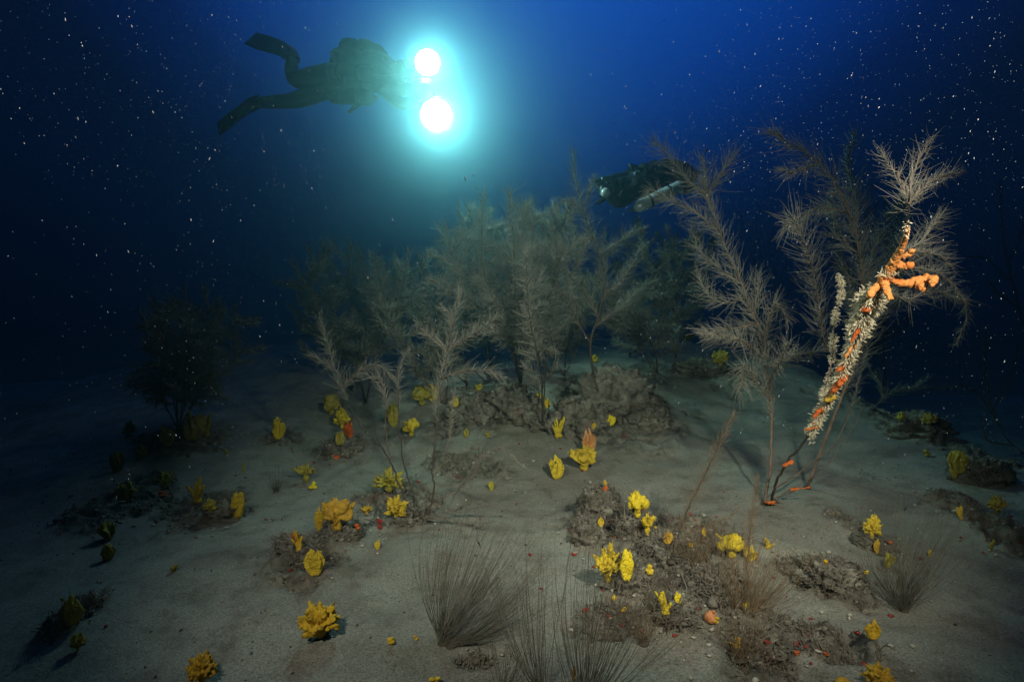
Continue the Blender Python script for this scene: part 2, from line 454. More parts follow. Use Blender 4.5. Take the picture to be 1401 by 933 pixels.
# ------------------------------------------------------------------ ROCKS
ROCK_SURF = []                                 # points and normals where turf can grow
def rock(px, py, w, h, seed, label, sub=5, depth=.9, matk='rock', sink=.45, rough=.32):
    g = ground(px, py); k = g[1] / FPX
    rx, ry, rz = w * k / 2, w * k / 2 * depth, h * k * .75
    V, F = ico((0, 0, 0), 1, sub)
    q = V * 1.15 + seed * 3.7
    d = 1 + rough * fbm(q * 1.5, 3, seed) + .22 * (1 - 2 * np.abs(fbm(q * 3.4, 3, seed + 5))) + .10 * fbm(q * 11, 3, seed + 9)
    V = V * d[:, None] * np.array([rx, ry, rz])
    base = np.array([g[0], g[1], hz(g[0], g[1])])
    V = V + base + np.array([0, ry * .35, rz * (.5 - sink) * 1.0])
    me = make_mesh('rock', V, np.array(F))
    nn = np.empty(len(V) * 3, np.float32); me.vertices.foreach_get('normal', nn); nn = nn.reshape(-1, 3)
    ROCK_SURF.append((V.copy(), nn.copy(), w * h))
    o = add('rock', me, M[matk], None, base)
    return setp(o, label, 'rock', 'crusted rocks on the sand')
ROCKS = [
    (845, 560, 112, 56, 'largest crusted rock, the tall mound under the bare coral stem in mid scene'),
    (790, 590, 70, 46, 'low crusted rock behind the big leafy yellow sponge with the orange fan'),
    (890, 585, 60, 34, 'crusted rock at the right foot of the tall mound in mid scene'),
    (700, 565, 76, 40, 'dark crusted rock left of the tall mound, beside the thin bent coral stem'),
    (645, 575, 60, 34, 'dark crusted rock behind the feathery coral with four arms'),
    (735, 585, 44, 24, 'small dark rock in the gap between two crusted mounds'),
    (820, 700, 54, 42, 'crusted rock left of the paired round yellow sponges on the ridge'),
    (806, 740, 46, 34, 'crusted rock just above the ragged yellow sponge of the ridge'),
    (865, 735, 40, 36, 'crusted rock in the dark cleft below the paired round yellow sponges'),
    (862, 800, 62, 38, 'crusted rock beneath the tall folded yellow blade sponge'),
    (935, 790, 70, 46, 'pale sand dusted rock to the right of the thin whip coral foot'),
    (900, 760, 46, 30, 'small crusted rock left of the thin whip coral foot'),
    (985, 815, 60, 40, 'pale rock behind the round peach tunicate'),
    (925, 850, 60, 34, 'dark crusted rock below the bright lemon yellow flake sponge'),
    (1140, 800, 74, 34, 'dark overhanging rock on the open sand right of the brown filament bush'),
    (1090, 790, 44, 26, 'small pale rock left of the dark overhanging rock'),
    (1040, 905, 70, 40, 'maroon spotted rock at the bottom edge below the brown filament bush'),
    (468, 620, 46, 22, 'small rock under the orange red sponge in the left middle'),
    (420, 775, 40, 24, 'dark rock behind the star shaped yellow sponge'),
    (465, 735, 50, 22, 'low rock beneath the rounded yellow sponge bouquet'),
    (392, 752, 30, 20, 'small dark rock left of the star shaped yellow sponge'),
    (250, 612, 54, 22, 'dim rock below the pair of stacked yellow sponges at far left'),
    (300, 705, 40, 20, 'dim rock beside the bright tall sponge of the left sand'),
    (560, 715, 44, 20, 'rock holding the roots of the feathery coral with four arms'),
    (1262, 596, 70, 30, 'dim rock on the dark slope beyond the right sand hump'),
    (1350, 660, 60, 36, 'dim rock beside the large shaded sponge on the right slope'),
    (965, 512, 60, 24, 'dim rock below the shaded yellow sponge between the coral stems'),
    (1188, 742, 30, 18, 'small dark rock behind the split yellow sponge on the right sand'),
]
for i, (px, py, w, h, lb) in enumerate(ROCKS):
    rock(px, py, w, h, 11 + i, lb, sub=5 if w > 40 else 4)

from mathutils.bvhtree import BVHTree
_rv, _rf, _o = [], [], 0
for ob in COL.objects:
    if ob.name.startswith('rock'):
        _rv += [ob.matrix_basis @ v.co for v in ob.data.vertices]; _rf += [tuple(i + _o for i in p.vertices) for p in ob.data.polygons]; _o = len(_rv)
ROCK_BVH = BVHTree.FromPolygons(_rv, _rf)
def ground(px, py):
    """first point of seabed or rock on the ray through a photo pixel"""
    g = _ground(px, py, H); d = ray(px, py); d = d / np.linalg.norm(d)
    h = ROCK_BVH.ray_cast(Vector(CAM), Vector(d))
    if h[0] is not None and h[3] < np.linalg.norm(g - np.array(CAM)): return np.array(h[0])
    return g
def hz(x, y):
    z = float(H(x, y)[0]); h = ROCK_BVH.ray_cast(Vector((x, y, 5)), Vector((0, 0, -1)))
    return max(z, h[0].z) if h[0] is not None else z

# ------------------------------------------------------------------ turf, rubble, shell bits (nobody could count them)
def turf():
    pts, nrm = [], []
    for V, N, a in ROCK_SURF:
        up = np.where(N[:, 2] > -.1)[0]; k = min(len(up), int(90 + a * .10))
        s = rng.choice(up, k); pts.append(V[s]); nrm.append(N[s])
    for (a, b2, rx, ry, am) in PATCH:
        m = int(900 * (rx + .1) * (ry + .1) / .06); m = max(60, min(m, 420))
        x = a + rng.normal(0, rx * .75, m); y = b2 + rng.normal(0, ry * .75, m)
        keep = crust(x, y) > .35; x, y = x[keep], y[keep]
        if len(x) == 0: continue
        z = H(x, y); pts.append(np.stack([x, y, z], 1)); nrm.append(unit(np.stack([rng.normal(0, .4, len(x)), rng.normal(0, .4, len(x)), np.ones(len(x))], 1)))
    P = np.concatenate(pts); Nn = np.concatenate(nrm)
    per = 4
    P = np.repeat(P, per, 0) + rng.normal(0, .004, (len(P) * per, 3)); Nn = np.repeat(Nn, per, 0)
    D = unit(Nn + rng.normal(0, .65, Nn.shape)); L = rng.gamma(1.6, .0040, len(P)) + .002
    q = np.array([-.25, .5, 1.0])
    path = P[:, None, :] + D[:, None, :] * (L[:, None] * q)[:, :, None] + (rng.normal(0, .25, P.shape)[:, None, :]) * (L[:, None] * q ** 2)[:, :, None]
    rad = (rng.uniform(.0007, .0020, len(P))[:, None]) * np.array([1.2, 1.0, .45])
    V, F = tubes(path, rad, 3)
    setp(add('turf', make_mesh('turf', V, F), M['turf']), kind='stuff')
turf()
def scatter_bits(name, mk, x, y, lo, hi, lift=.2, flat=.7):
    z = H(x, y); n_ = len(x)
    bm = bmesh.new(); bmesh.ops.create_icosphere(bm, subdivisions=1, radius=1)
    B = np.array([v.co for v in bm.verts]); Fb = np.array([[v.index for v in f.verts] for f in bm.faces]); bm.free()
    r = lo * (hi / lo) ** (rng.random(n_) ** 2.2)
    sc = r[:, None, None] * rng.uniform(.5, 1.2, (n_, 1, 3)) * (1 + .55 * rng.normal(0, .5, (n_, len(B), 1)).clip(-.8, .9))
    Vv = B[None] * sc; Vv[:, :, 2] *= flat
    a = rng.random(n_) * 6.283; c, s = np.cos(a)[:, None], np.sin(a)[:, None]
    xx = Vv[:, :, 0] * c - Vv[:, :, 1] * s; yy = Vv[:, :, 0] * s + Vv[:, :, 1] * c
    Vv = np.stack([xx, yy, Vv[:, :, 2]], -1) + np.stack([x, y, z + r * lift], 1)[:, None, :]
    Ff = (Fb[None] + (np.arange(n_) * len(B))[:, None, None]).reshape(-1, 3)
    setp(add(name, make_mesh(name, Vv.reshape(-1, 3), Ff, smooth=False), M[mk]), kind='stuff')
xs, ys = [], []
for (a, b2, rx, ry, am) in PATCH:
    m = int(max(60, min(420, 5200 * rx * ry)))
    xs.append(a + rng.normal(0, rx * .8, m)); ys.append(b2 + rng.normal(0, ry * .8, m))
xs, ys = np.concatenate(xs), np.concatenate(ys)
kp = rng.random(len(xs)) < .30; scatter_bits('pale_rubble', 'pale_bits', xs[kp] + .01, ys[kp] - .012, .002, .009, lift=.6)
kp = rng.random(len(xs)) < .10; scatter_bits('red_crumbs', 'maroon', xs[kp] - .013, ys[kp] + .01, .002, .008, lift=.6)
kp = crust(xs, ys) > .25
scatter_bits('rubble', 'rubble', xs[kp], ys[kp], .003, .020, lift=.0)
x = rng.uniform(-2.4, 2.4, 5200); y = rng.uniform(1.1, 4.4, 5200); kp = vnoise(np.stack([x * 2.2, y * 2.2, x * 0], 1), 77) > -.25
scatter_bits('dark_debris', 'dark_bits', x[kp], y[kp], .0010, .0055)
x = rng.uniform(-2.2, 2.4, 420); y = rng.uniform(1.1, 4.2, 420)
scatter_bits('shell_fragments', 'shell', x, y, .0010, .0036, flat=.4)

# ------------------------------------------------------------------ SPONGES
def blade(r, base, yaw, tilt, Hh, Wd, th, ns=9, nt=9):
    s = np.linspace(0, 1, ns)[:, None]; t = np.linspace(-1, 1, nt)[None, :]
    k1, k2, f1, f2 = r.uniform(2, 4), r.uniform(5, 9), r.uniform(0, 6), r.uniform(0, 6)
    top = Hh * (1 - .16 * t ** 2 + .09 * np.sin(k1 * t * 1.5 + f1) + .09 * np.sin(k2 * t + f2))
    half = Wd * (.30 + .70 * s ** .6) * (1 - .42 * sstep(.62, 1.0, s))
    x = t * half + 0 * s; z = s * top
    y = Wd * s * (.34 * np.sin(k1 * t + f2) + .14 * np.sin(k2 * t + f1)) + r.uniform(-.35, .5) * Wd * t ** 2 * s + r.uniform(-.2, .2) * Hh * s ** 2
    tk = th * (.85 + .35 * s) * np.sqrt(np.clip(1 - .75 * t ** 4, 0, 1)) * np.where(s > .97, .6, 1)
    A = np.stack([x, y - tk, z], -1).reshape(-1, 3); B = np.stack([x, y + tk, z], -1).reshape(-1, 3)
    V = np.vstack([A, B]); n_ = ns * nt; F = []
    for i in range(ns - 1):
        for j in range(nt - 1):
            a, b2, c, d = i * nt + j, i * nt + j + 1, (i + 1) * nt + j + 1, (i + 1) * nt + j
            F.append((a, b2, c, d)); F.append((n_ + d, n_ + c, n_ + b2, n_ + a))
    loop = [j for j in range(nt)] + [i * nt + nt - 1 for i in range(1, ns)] + [(ns - 1) * nt + j for j in range(nt - 2, -1, -1)] + [i * nt for i in range(ns - 2, 0, -1)]
    for q in range(len(loop)):
        a, b2 = loop[q], loop[(q + 1) % len(loop)]
        F.append((b2, a, n_ + a, n_ + b2))
    ct, st = math.cos(tilt), math.sin(tilt); cyw, syw = math.cos(yaw), math.sin(yaw)
    y2 = V[:, 1] * ct - V[:, 2] * st; z2 = V[:, 1] * st + V[:, 2] * ct
    V = np.stack([V[:, 0] * cyw - y2 * syw, V[:, 0] * syw + y2 * cyw, z2], 1) + np.asarray(base)
    return V, F
def sponge_shape(kind, r):
    parts = []
    if kind in ('leafy', 'lace', 'open'):
        nb = {'leafy': int(r.integers(20, 26)), 'lace': 24, 'open': 5}[kind]
        for i in range(nb):
            a = 2.4 * i + r.uniform(-.5, .5); q = (i + .5) / nb
            tilt = (1.45 * q ** .8 if kind != 'open' else r.uniform(.5, 1.0)) + r.uniform(-.15, .15)
            ln = r.uniform(.46, .64) * (1 + .25 * math.cos(tilt)); wd = r.uniform(.13, .24) if kind != 'lace' else r.uniform(.08, .13)
            V, F = blade(r, (0, 0, 0), 0, 0, ln, wd, .036 if kind != 'lace' else .026)
            tw = r.uniform(-1.2, 1.2); c_, s_ = math.cos(tw), math.sin(tw)
            V = np.stack([V[:, 0] * c_ - V[:, 1] * s_, V[:, 0] * s_ + V[:, 1] * c_, V[:, 2]], 1)
            c_, s_ = math.cos(tilt), math.sin(tilt)
            V = np.stack([V[:, 0], V[:, 1] * c_ + V[:, 2] * s_, V[:, 2] * c_ - V[:, 1] * s_], 1)
            c_, s_ = math.cos(a), math.sin(a)
            V = np.stack([V[:, 0] * c_ - V[:, 1] * s_, V[:, 0] * s_ + V[:, 1] * c_, V[:, 2] + .30], 1)
            parts.append((V, F))
        for i in range(nb * 2):
            a = r.uniform(0, 6.28); t = math.acos(r.uniform(-.1, 1)); q = r.uniform(.36, .55)
            parts.append(ico((q * math.sin(t) * math.cos(a), q * math.sin(t) * math.sin(a), .3 + q * math.cos(t)), r.uniform(.035, .085), 1))
        parts.append(ico((0, 0, .2), (.15, .15, .24), 2))
    elif kind == 'plump':
        for i in range(16):
            a = r.uniform(0, 6.28); t = math.acos(r.uniform(-.2, 1)); q = r.uniform(.22, .34); rr = r.uniform(.10, .19)
            parts.append(ico((q * math.sin(t) * math.cos(a), q * math.sin(t) * math.sin(a) * .8, .42 + q * 1.1 * math.cos(t)), (rr, rr * r.uniform(.6, 1), rr * r.uniform(.8, 1.3)), 2))
        for i in range(7):
            parts.append(blade(r, (0, r.uniform(-.2, .2), .2), r.uniform(0, 3.1), r.uniform(-.5, .5), r.uniform(.5, .78), r.uniform(.16, .26), .04))
        parts.append(ico((0, 0, .15), (.14, .13, .22), 2))
    elif kind == 'fan':
        for i in range(r.integers(2, 4)):
            parts.append(blade(r, (r.uniform(-.06, .06), .07 * i - .06, 0), r.uniform(-.5, .5), r.uniform(-.25, .2), r.uniform(.75, 1.0), r.uniform(.24, .34), .045))
        parts.append(ico((0, 0, .08), (.12, .1, .13), 2))
        for i in range(4):
            parts.append(ico((r.uniform(-.22, .22), r.uniform(-.1, .06), r.uniform(.4, .95)), r.uniform(.04, .08), 1))
    elif kind == 'finger':
        for i in range(r.integers(6, 9)):
            a = r.uniform(0, 6.28); l_ = r.uniform(.5, 1.0); lean = r.uniform(.05, .42)
            P = catmull([(0, 0, 0), (lean * .35 * math.cos(a), lean * .35 * math.sin(a), l_ * .4), (lean * math.cos(a + .4), lean * math.sin(a + .4), l_)], 5)
            rad = np.linspace(.085, .045, len(P)) * (1 + .15 * np.sin(np.arange(len(P)) * 1.7))
            parts.append(tube1(P, rad, 7))
        parts.append(ico((0, 0, .06), (.16, .13, .13), 2))
    elif kind == 'knob':
        for i in range(r.integers(4, 7)):
            parts.append(ico((r.uniform(-.22, .22), r.uniform(-.2, .2), r.uniform(.1, .7)), r.uniform(.13, .26), 2))
        parts.append(ico((0, 0, .1), (.28, .24, .22), 2))
    elif kind == 'lobe':
        parts.append(blade(r, (0, 0, 0), r.uniform(-.5, .5), r.uniform(-.2, .1), 1.0, .36, .085))
        parts.append(ico((0, 0, .1), (.1, .09, .14), 2))
    return join(parts)
def sponge(kind, cx, cy, w, h, mk, label, name='yellow_sponge', cat='sponge', group='yellow sponges growing on the seabed', lean=0, seed=None):
    r = np.random.default_rng(int(cx * 31 + cy * 7) if seed is None else seed)
    g = ground(cx, min(cy + h * .44, 1010)); k = math.hypot(g[1], .0) / FPX
    V, F = sponge_shape(kind, r)
    V = np.asarray(V); V[:, 2] -= V[:, 2].min()
    V[:, :2] -= (V[:, :2].max(0) + V[:, :2].min(0)) / 2 * np.array([1, .5])
    sx = 1.08 * w * k / (V[:, 0].max() - V[:, 0].min()); sz = h * k * 1.06 / V[:, 2].max()
    sy = min(sx, (sx + sz) / 2)
    V = V * np.array([sx, sy, sz]); V[:, 0] += lean * V[:, 2]
    big = max(w, h)
    vox = big * k / (46 if big > 30 else 34 if big > 17 else 22)
    me = remesh(V, F, vox, .022 * big * k, 7.0 / (big * k), int(cx) % 97, name, 1)
    base = np.array([g[0], g[1], hz(g[0], g[1])])
    me.transform(Matrix.Translation(Vector(base - np.array([0, 0, .05 * h * k]))))
    return setp(add(name, me, M[mk], None, base), label, cat, group)
YS = 'yellow sponges growing on the seabed'
SPONGES = [
 ('leafy', 439, 849, 58, 52, 'ochre', 'big ruffled golden sponge alone on open sand at lower left'),
 ('leafy', 278, 912, 42, 48, 'ochre', 'ragged ochre sponge cut by the bottom edge near the left corner'),
 ('plump', 463, 705, 42, 46, 'ochre', 'rounded golden sponge bouquet on a low rock, narrow sponge at its left side'),
 ('lobe', 437, 711, 13, 32, 'ochre', 'narrow upright golden sponge touching the left of the rounded bouquet'),
 ('fan', 430, 769, 28, 40, 'yellow', 'star shaped upright yellow sponge before a dark rock, below the rounded bouquet'),
 ('leafy', 543, 693, 32, 34, 'yellow', 'curled yellow sponge at the foot of the four armed coral stems'),
 ('lace', 532, 657, 42, 36, 'dull', 'lacy dull yellow sponge just behind the curled sponge by the coral foot'),
 ('open', 501, 698, 18, 12, 'ochre', 'low open cup of yellow sponge between bouquet and curled sponge'),
 ('lobe', 516, 745, 9, 14, 'yellow', 'single small yellow flake on bare sand below the low open sponge'),
 ('finger', 407, 740, 14, 32, 'ochre', 'thin ochre sponge beside an orange knob left of the star shaped sponge'),
 ('fan', 326, 691, 19, 38, 'yellow', 'bright tall yellow sponge leaning alone on the left sand'),
 ('fan', 381, 587, 18, 32, 'yellow', 'blocky upright yellow sponge on bare sand in the left middle distance'),
 ('fan', 265, 594, 26, 42, 'dull', 'two tiered yellow sponge below the dim left coral bush'),
 ('finger', 284, 582, 17, 36, 'dull', 'slim dull sponge right next to the two tiered sponge'),
 ('fan', 228, 597, 24, 32, 'dull', 'fan shaped dull sponge left of the two tiered sponge'),
 ('leafy', 224, 655, 26, 28, 'dull', 'clumped dull yellow sponge over a small red patch at left'),
 ('finger', 268, 672, 22, 36, 'yellow', 'yellow sponge of slender upright fingers on the left sand'),
 ('leafy', 288, 691, 20, 22, 'dull', 'small tangled dull sponge just right of the slender fingered sponge'),
 ('fan', 171, 673, 28, 26, 'dull', 'curved shaded sponge with a raised arm at the dark left edge of the sand'),
 ('fan', 161, 632, 17, 28, 'dull', 'shaded upright sponge behind the curved sponge in the left gloom'),
 ('fan', 191, 618, 15, 20, 'dull', 'small shaded fan sponge in the left gloom beside a narrow shaft'),
 ('leafy', 178, 586, 18, 22, 'dull', 'farthest faint sponge up the left slope in the gloom'),
 ('open', 416, 648, 32, 24, 'dull', 'flat splayed greenish yellow sponge behind a tiny bright one'),
 ('knob', 428, 664, 12, 10, 'yellow', 'tiny bright sponge in front of the flat splayed greenish sponge'),
 ('plump', 454, 554, 24, 30, 'dull', 'left half of the tall sponge pair under the drooping coral branch'),
 ('leafy', 468, 571, 22, 34, 'yellow', 'right and lower half of the tall sponge pair above the red rock'),
 ('fan', 466, 600, 14, 18, 'dull', 'small dull sponge left of the upright orange red sponge'),
 ('fan', 538, 567, 18, 36, 'dull', 'dull tall sponge seen through the bare coral stems, left one'),
 ('plump', 562, 585, 22, 26, 'yellow', 'bright leafy sponge seen between two bare coral stems'),
 ('plump', 579, 541, 30, 30, 'dull', 'dull broad sponge behind the coral fork, bright sponge on its shoulder'),
 ('fan', 592, 536, 16, 28, 'yellow', 'bright sponge overlapping the dull broad sponge behind the coral fork'),
 ('fan', 622, 550, 12, 15, 'yellow', 'small yellow sponge right of the coral fork, on dark rubble'),
 ('knob', 655, 530, 10, 10, 'dull', 'faint round sponge under the longest horizontal coral arm'),
 ('finger', 764, 586, 18, 28, 'yellow', 'branching yellow sponge on the low rock right of the thin bent stem'),
 ('fan', 836, 577, 14, 15, 'yellow', 'little yellow cup sponge on a stalk at the front of the tall mound'),
 ('fan', 812, 582, 7, 10, 'yellow', 'tiny stalked sponge just left of the little cup sponge'),
 ('plump', 796, 628, 40, 36, 'yellow', 'leafy bright sponge in front of an orange fan'),
 ('fan', 762, 640, 20, 32, 'yellow', 'upright bright sponge left of the leafy one with the orange fan'),
 ('fan', 749, 552, 9, 15, 'yellow', 'narrow yellow sponge beside the thin bent coral stem'),
 ('knob', 737, 552, 7, 8, 'yellow', 'yellow speck of sponge left of the thin bent coral stem'),
 ('knob', 814, 491, 9, 11, 'yellow', 'small sponge perched on top of the tall mound by a bare stem'),
 ('fan', 727, 469, 15, 22, 'dull', 'distant dim sponge deep among the teal corals'),
 ('plump', 872, 697, 29, 40, 'yellow', 'upper of two plump yellow sponges on the centre ridge'),
 ('open', 887, 718, 22, 32, 'yellow', 'lower hand shaped one of two plump sponges on the centre ridge'),
 ('lobe', 822, 717, 9, 14, 'yellow', 'lone yellow flake left of the two plump ridge sponges'),
 ('lace', 831, 768, 44, 60, 'yellow', 'large ragged antlered yellow sponge on the centre ridge'),
 ('fan', 857, 786, 20, 46, 'yellow', 'tall folded blade sponge against the right of the ragged antlered one'),
 ('knob', 889, 780, 11, 14, 'yellow', 'small yellow knob right of the tall folded blade sponge'),
 ('finger', 907, 825, 22, 32, 'yellow', 'spiky small sponge left of the lemon yellow flake'),
 ('lobe', 928, 818, 11, 16, 'yellow', 'bright lemon yellow flake on the pale ridge'),
 ('fan', 914, 735, 14, 18, 'ochre', 'small ochre sponge behind the foot of the thin whip coral'),
 ('fan', 963, 728, 6, 17, 'ochre', 'slim ochre sponge between whip coral and the big round sponge'),
 ('knob', 945, 745, 7, 7, 'ochre', 'ochre dot of sponge under the low whip coral shoot'),
 ('plump', 1000, 746, 38, 38, 'yellow', 'big round crumpled sponge behind the brown filament bush'),
 ('fan', 1027, 758, 16, 20, 'yellow', 'folded sponge touching the right foot of the big round one'),
 ('finger', 1051, 742, 12, 17, 'yellow', 'small forked sponge on sand right of the big round one'),
 ('leafy', 1193, 720, 26, 36, 'yellow', 'split bright sponge on the right hand sand'),
 ('lobe', 1199, 747, 10, 22, 'ochre', 'slanting ochre sliver below the split bright sponge'),
 ('lobe', 1216, 767, 17, 22, 'dull', 'rounded dull ochre leaf left of the dark filament tuft'),
 ('lobe', 1193, 863, 20, 28, 'ochre', 'golden leaf sponge on sand below the dark overhanging rock'),
 ('leafy', 1200, 922, 48, 36, 'ochre', 'broad ribbed ochre sponge at the bottom edge right of centre'),
 ('knob', 1155, 934, 24, 12, 'ochre', 'ochre lump peeping over the bottom edge beside the broad ribbed one'),
 ('lobe', 1021, 830, 11, 15, 'yellow', 'yellow flake inside the base of the brown filament bush'),
 ('lobe', 1313, 702, 9, 20, 'ochre', 'lone upright golden flake on the far right sand'),
 ('fan', 1311, 630, 26, 38, 'dull', 'large shaded fan sponge at the rim of the right sand hump'),
 ('lobe', 1305, 648, 11, 17, 'dull', 'small leaf at the foot of the large shaded fan sponge'),
 ('leafy', 1364, 690, 24, 30, 'dull', 'bushy shaded sponge deep in the right hand gloom'),
 ('lobe', 1357, 745, 9, 16, 'dull', 'pale sliver of sponge in the dark below the bushy shaded one'),
 ('leafy', 1232, 570, 14, 15, 'dull', 'small dim sponge at the far end of the right sand hump'),
 ('leafy', 1272, 581, 22, 20, 'dull', 'dim bushy sponge on the dark slope past the right hump'),
 ('knob', 1268, 620, 10, 10, 'dull', 'dim knob at the dark rim of the right sand hump'),
 ('leafy', 985, 498, 26, 26, 'dull', 'shaded lacy sponge between the two tall right corals'),
 ('leafy', 940, 461, 20, 16, 'dull', 'very dim sponge in the dark between the tall corals'),
 ('knob', 1130, 769, 8, 9, 'ochre', 'tiny golden sponge on bare sand left of the dark overhanging rock'),
 ('knob', 1184, 808, 6, 6, 'yellow', 'yellow dot left of the root of the dark filament tuft'),
 ('fan', 1272, 756, 8, 10, 'yellow', 'small yellow flake seen through the dark filament tuft'),
 ('fan', 146, 726, 20, 28, 'dull', 'upper of two dark ribbed sponges at the left limit of the light'),
 ('fan', 148, 755, 17, 24, 'dull', 'lower of two dark ribbed sponges at the left limit of the light'),
 ('fan', 98, 835, 28, 44, 'dull', 'tall almost black sponge in the lower left gloom'),
 ('leafy', 107, 876, 22, 30, 'dull', 'almost black sponge nearest the lower left corner'),
 ('knob', 535, 876, 11, 11, 'ochre', 'small golden lump on bare sand left of the big fan tuft'),
 ('knob', 569, 872, 7, 7, 'ochre', 'golden crumb next to the root of the big fan tuft'),
 ('lobe', 785, 922, 7, 24, 'ochre', 'slim yellow blade amid filaments at the bottom centre'),
 ('knob', 595, 930, 16, 10, 'yellow', 'yellow sponge tip at the bottom edge below the big fan tuft'),
 ('finger', 1005, 890, 18, 14, 'ochre', 'ragged ochre sponge near maroon spots at the bottom'),
 ('finger', 333, 640, 6, 16, 'dull', 'thin two pronged sponge on the smooth left sand'),
 ('lobe', 309, 618, 5, 10, 'dull', 'tiny pale spike of sponge uphill of the two pronged one'),
 ('knob', 238, 777, 9, 11, 'dull', 'tiny dull sponge on the dim lower left sand'),
 ('lobe', 672, 665, 8, 13, 'dull', 'small dull flake on sand right of the arching coral shoot'),
 ('lobe', 638, 592, 8, 13, 'dull', 'dull flake on the dark rubble right of the coral stems'),
 ('knob', 667, 595, 7, 7, 'dull', 'dull speck of sponge on the rubble below the arching shoot'),
 ('knob', 828, 663, 5, 8, 'ochre', 'ochre bead at the upper tip of the centre ridge'),
 ('knob', 840, 818, 8, 7, 'ochre', 'ochre bead under the ragged antlered sponge'),
 ('knob', 980, 848, 9, 9, 'ochre', 'ochre bead right beside the peach tunicate'),
 ('knob', 853, 833, 8, 8, 'ochre', 'ochre bead below the tall folded blade sponge'),
]
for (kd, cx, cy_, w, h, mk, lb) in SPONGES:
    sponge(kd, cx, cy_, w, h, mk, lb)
# orange and red growths on the bottom
RS = 'orange and red growths on the seabed'
sponge('fan', 477, 588, 14, 26, 'red', 'upright orange red sponge beside the tall yellow pair', 'orange_sponge', 'sponge', RS)
sponge('knob', 460, 625, 10, 6, 'red', 'flat red patch on the small rock in the left middle', 'red_sponge', 'sponge', RS)
sponge('knob', 489, 730, 8, 8, 'red', 'small red sponge right below the rounded golden bouquet', 'red_sponge', 'sponge', RS)
sponge('knob', 404, 735, 12, 12, 'red', 'orange red knob left of the star shaped sponge', 'orange_sponge', 'sponge', RS)
sponge('knob', 222, 676, 12, 8, 'red', 'dim red patch below the clumped dull sponge at left', 'red_sponge', 'sponge', RS)
sponge('knob', 828, 678, 7, 7, 'red', 'orange bead on the upper left tip of the centre ridge', 'orange_sponge', 'sponge', RS)
sponge('knob', 1050, 879, 9, 8, 'maroon', 'maroon crust spot at the bottom right of the filament bush', 'maroon_crust', 'sponge', RS)
sponge('knob', 1090, 893, 7, 7, 'red', 'red bead on sand right of the maroon crust spot', 'red_sponge', 'sponge', RS)
sponge('knob', 1130, 894, 8, 6, 'red', 'second red bead on sand, farther right of the maroon spot', 'red_sponge', 'sponge', RS)
sponge('knob', 1218, 742, 7, 5, 'red', 'brick red chip right of the slanting ochre sliver', 'red_sponge', 'sponge', RS)
sponge('knob', 520, 717, 8, 16, 'maroon', 'maroon crust between the golden bouquet and the curled sponge', 'maroon_crust', 'sponge', RS)
sponge('knob', 785, 758, 8, 5, 'maroon', 'maroon smear left of the ragged antlered sponge', 'maroon_crust', 'sponge', RS)
def tunicate(px, py, d):
    g = ground(px, py + d * .45); k = g[1] / FPX
    V, F = ico((0, 0, 0), 1, 4); V = V * (1 + .05 * fbm(V * 2.5, 3, 3))[:, None] * d * k / 2 * np.array([1, 1, .95])
    base = np.array([g[0], g[1], hz(g[0], g[1])])
    V = V + base + np.array([0, 0, d * k * .44])
    root = empty('tunicate', base, 'round peach coloured tunicate like a small ball on the pale ridge', 'tunicate')
    add('body', make_mesh('body', V, np.array(F)), M['peach'], root)
    P = [base + np.array([.1 * d * k, -.15 * d * k, d * k * z]) for z in (.86, .95, 1.06)]
    add('siphon', make_mesh('siphon', *tube1(P, [.12 * d * k, .10 * d * k, .11 * d * k], 8)), M['peach'], root)
tunicate(973, 843, 19)
def fan_animal(px, py, w, h):
    g = ground(px, py + h * .5 + 8); g = g + np.array([0, .05, 0]); g[2] = hz(g[0], g[1]); k = g[1] / FPX
    root = empty('fan_sponge', g, 'orange translucent fan standing behind the leafy bright sponge', 'sponge', RS)
    r = np.random.default_rng(4)
    V, F = blade(r, (0, 0, 0), .2, -.12, (h + 10) * k, w * k * .6, .0025, 12, 15)
    add('disc', make_mesh('disc', V + g, F), M['fan'], root)
    for i in range(11):
        a = -1.0 + .2 * i
        P = catmull([g + np.array([0, -.006, .01]), g + np.array([math.sin(a * .6) * w * k * .35, -.010, h * k * .6]), g + np.array([math.sin(a * .75) * w * k * .72, -.012, (h + 10) * k * (.98 - .2 * a * a)])], 5)
        add('rib', make_mesh('rib', *tube1(P, np.linspace(.0022, .0009, len(P)), 5)), M['orange'], root)
fan_animal(808, 610, 20, 26)
#STAGE_SPONGES_END

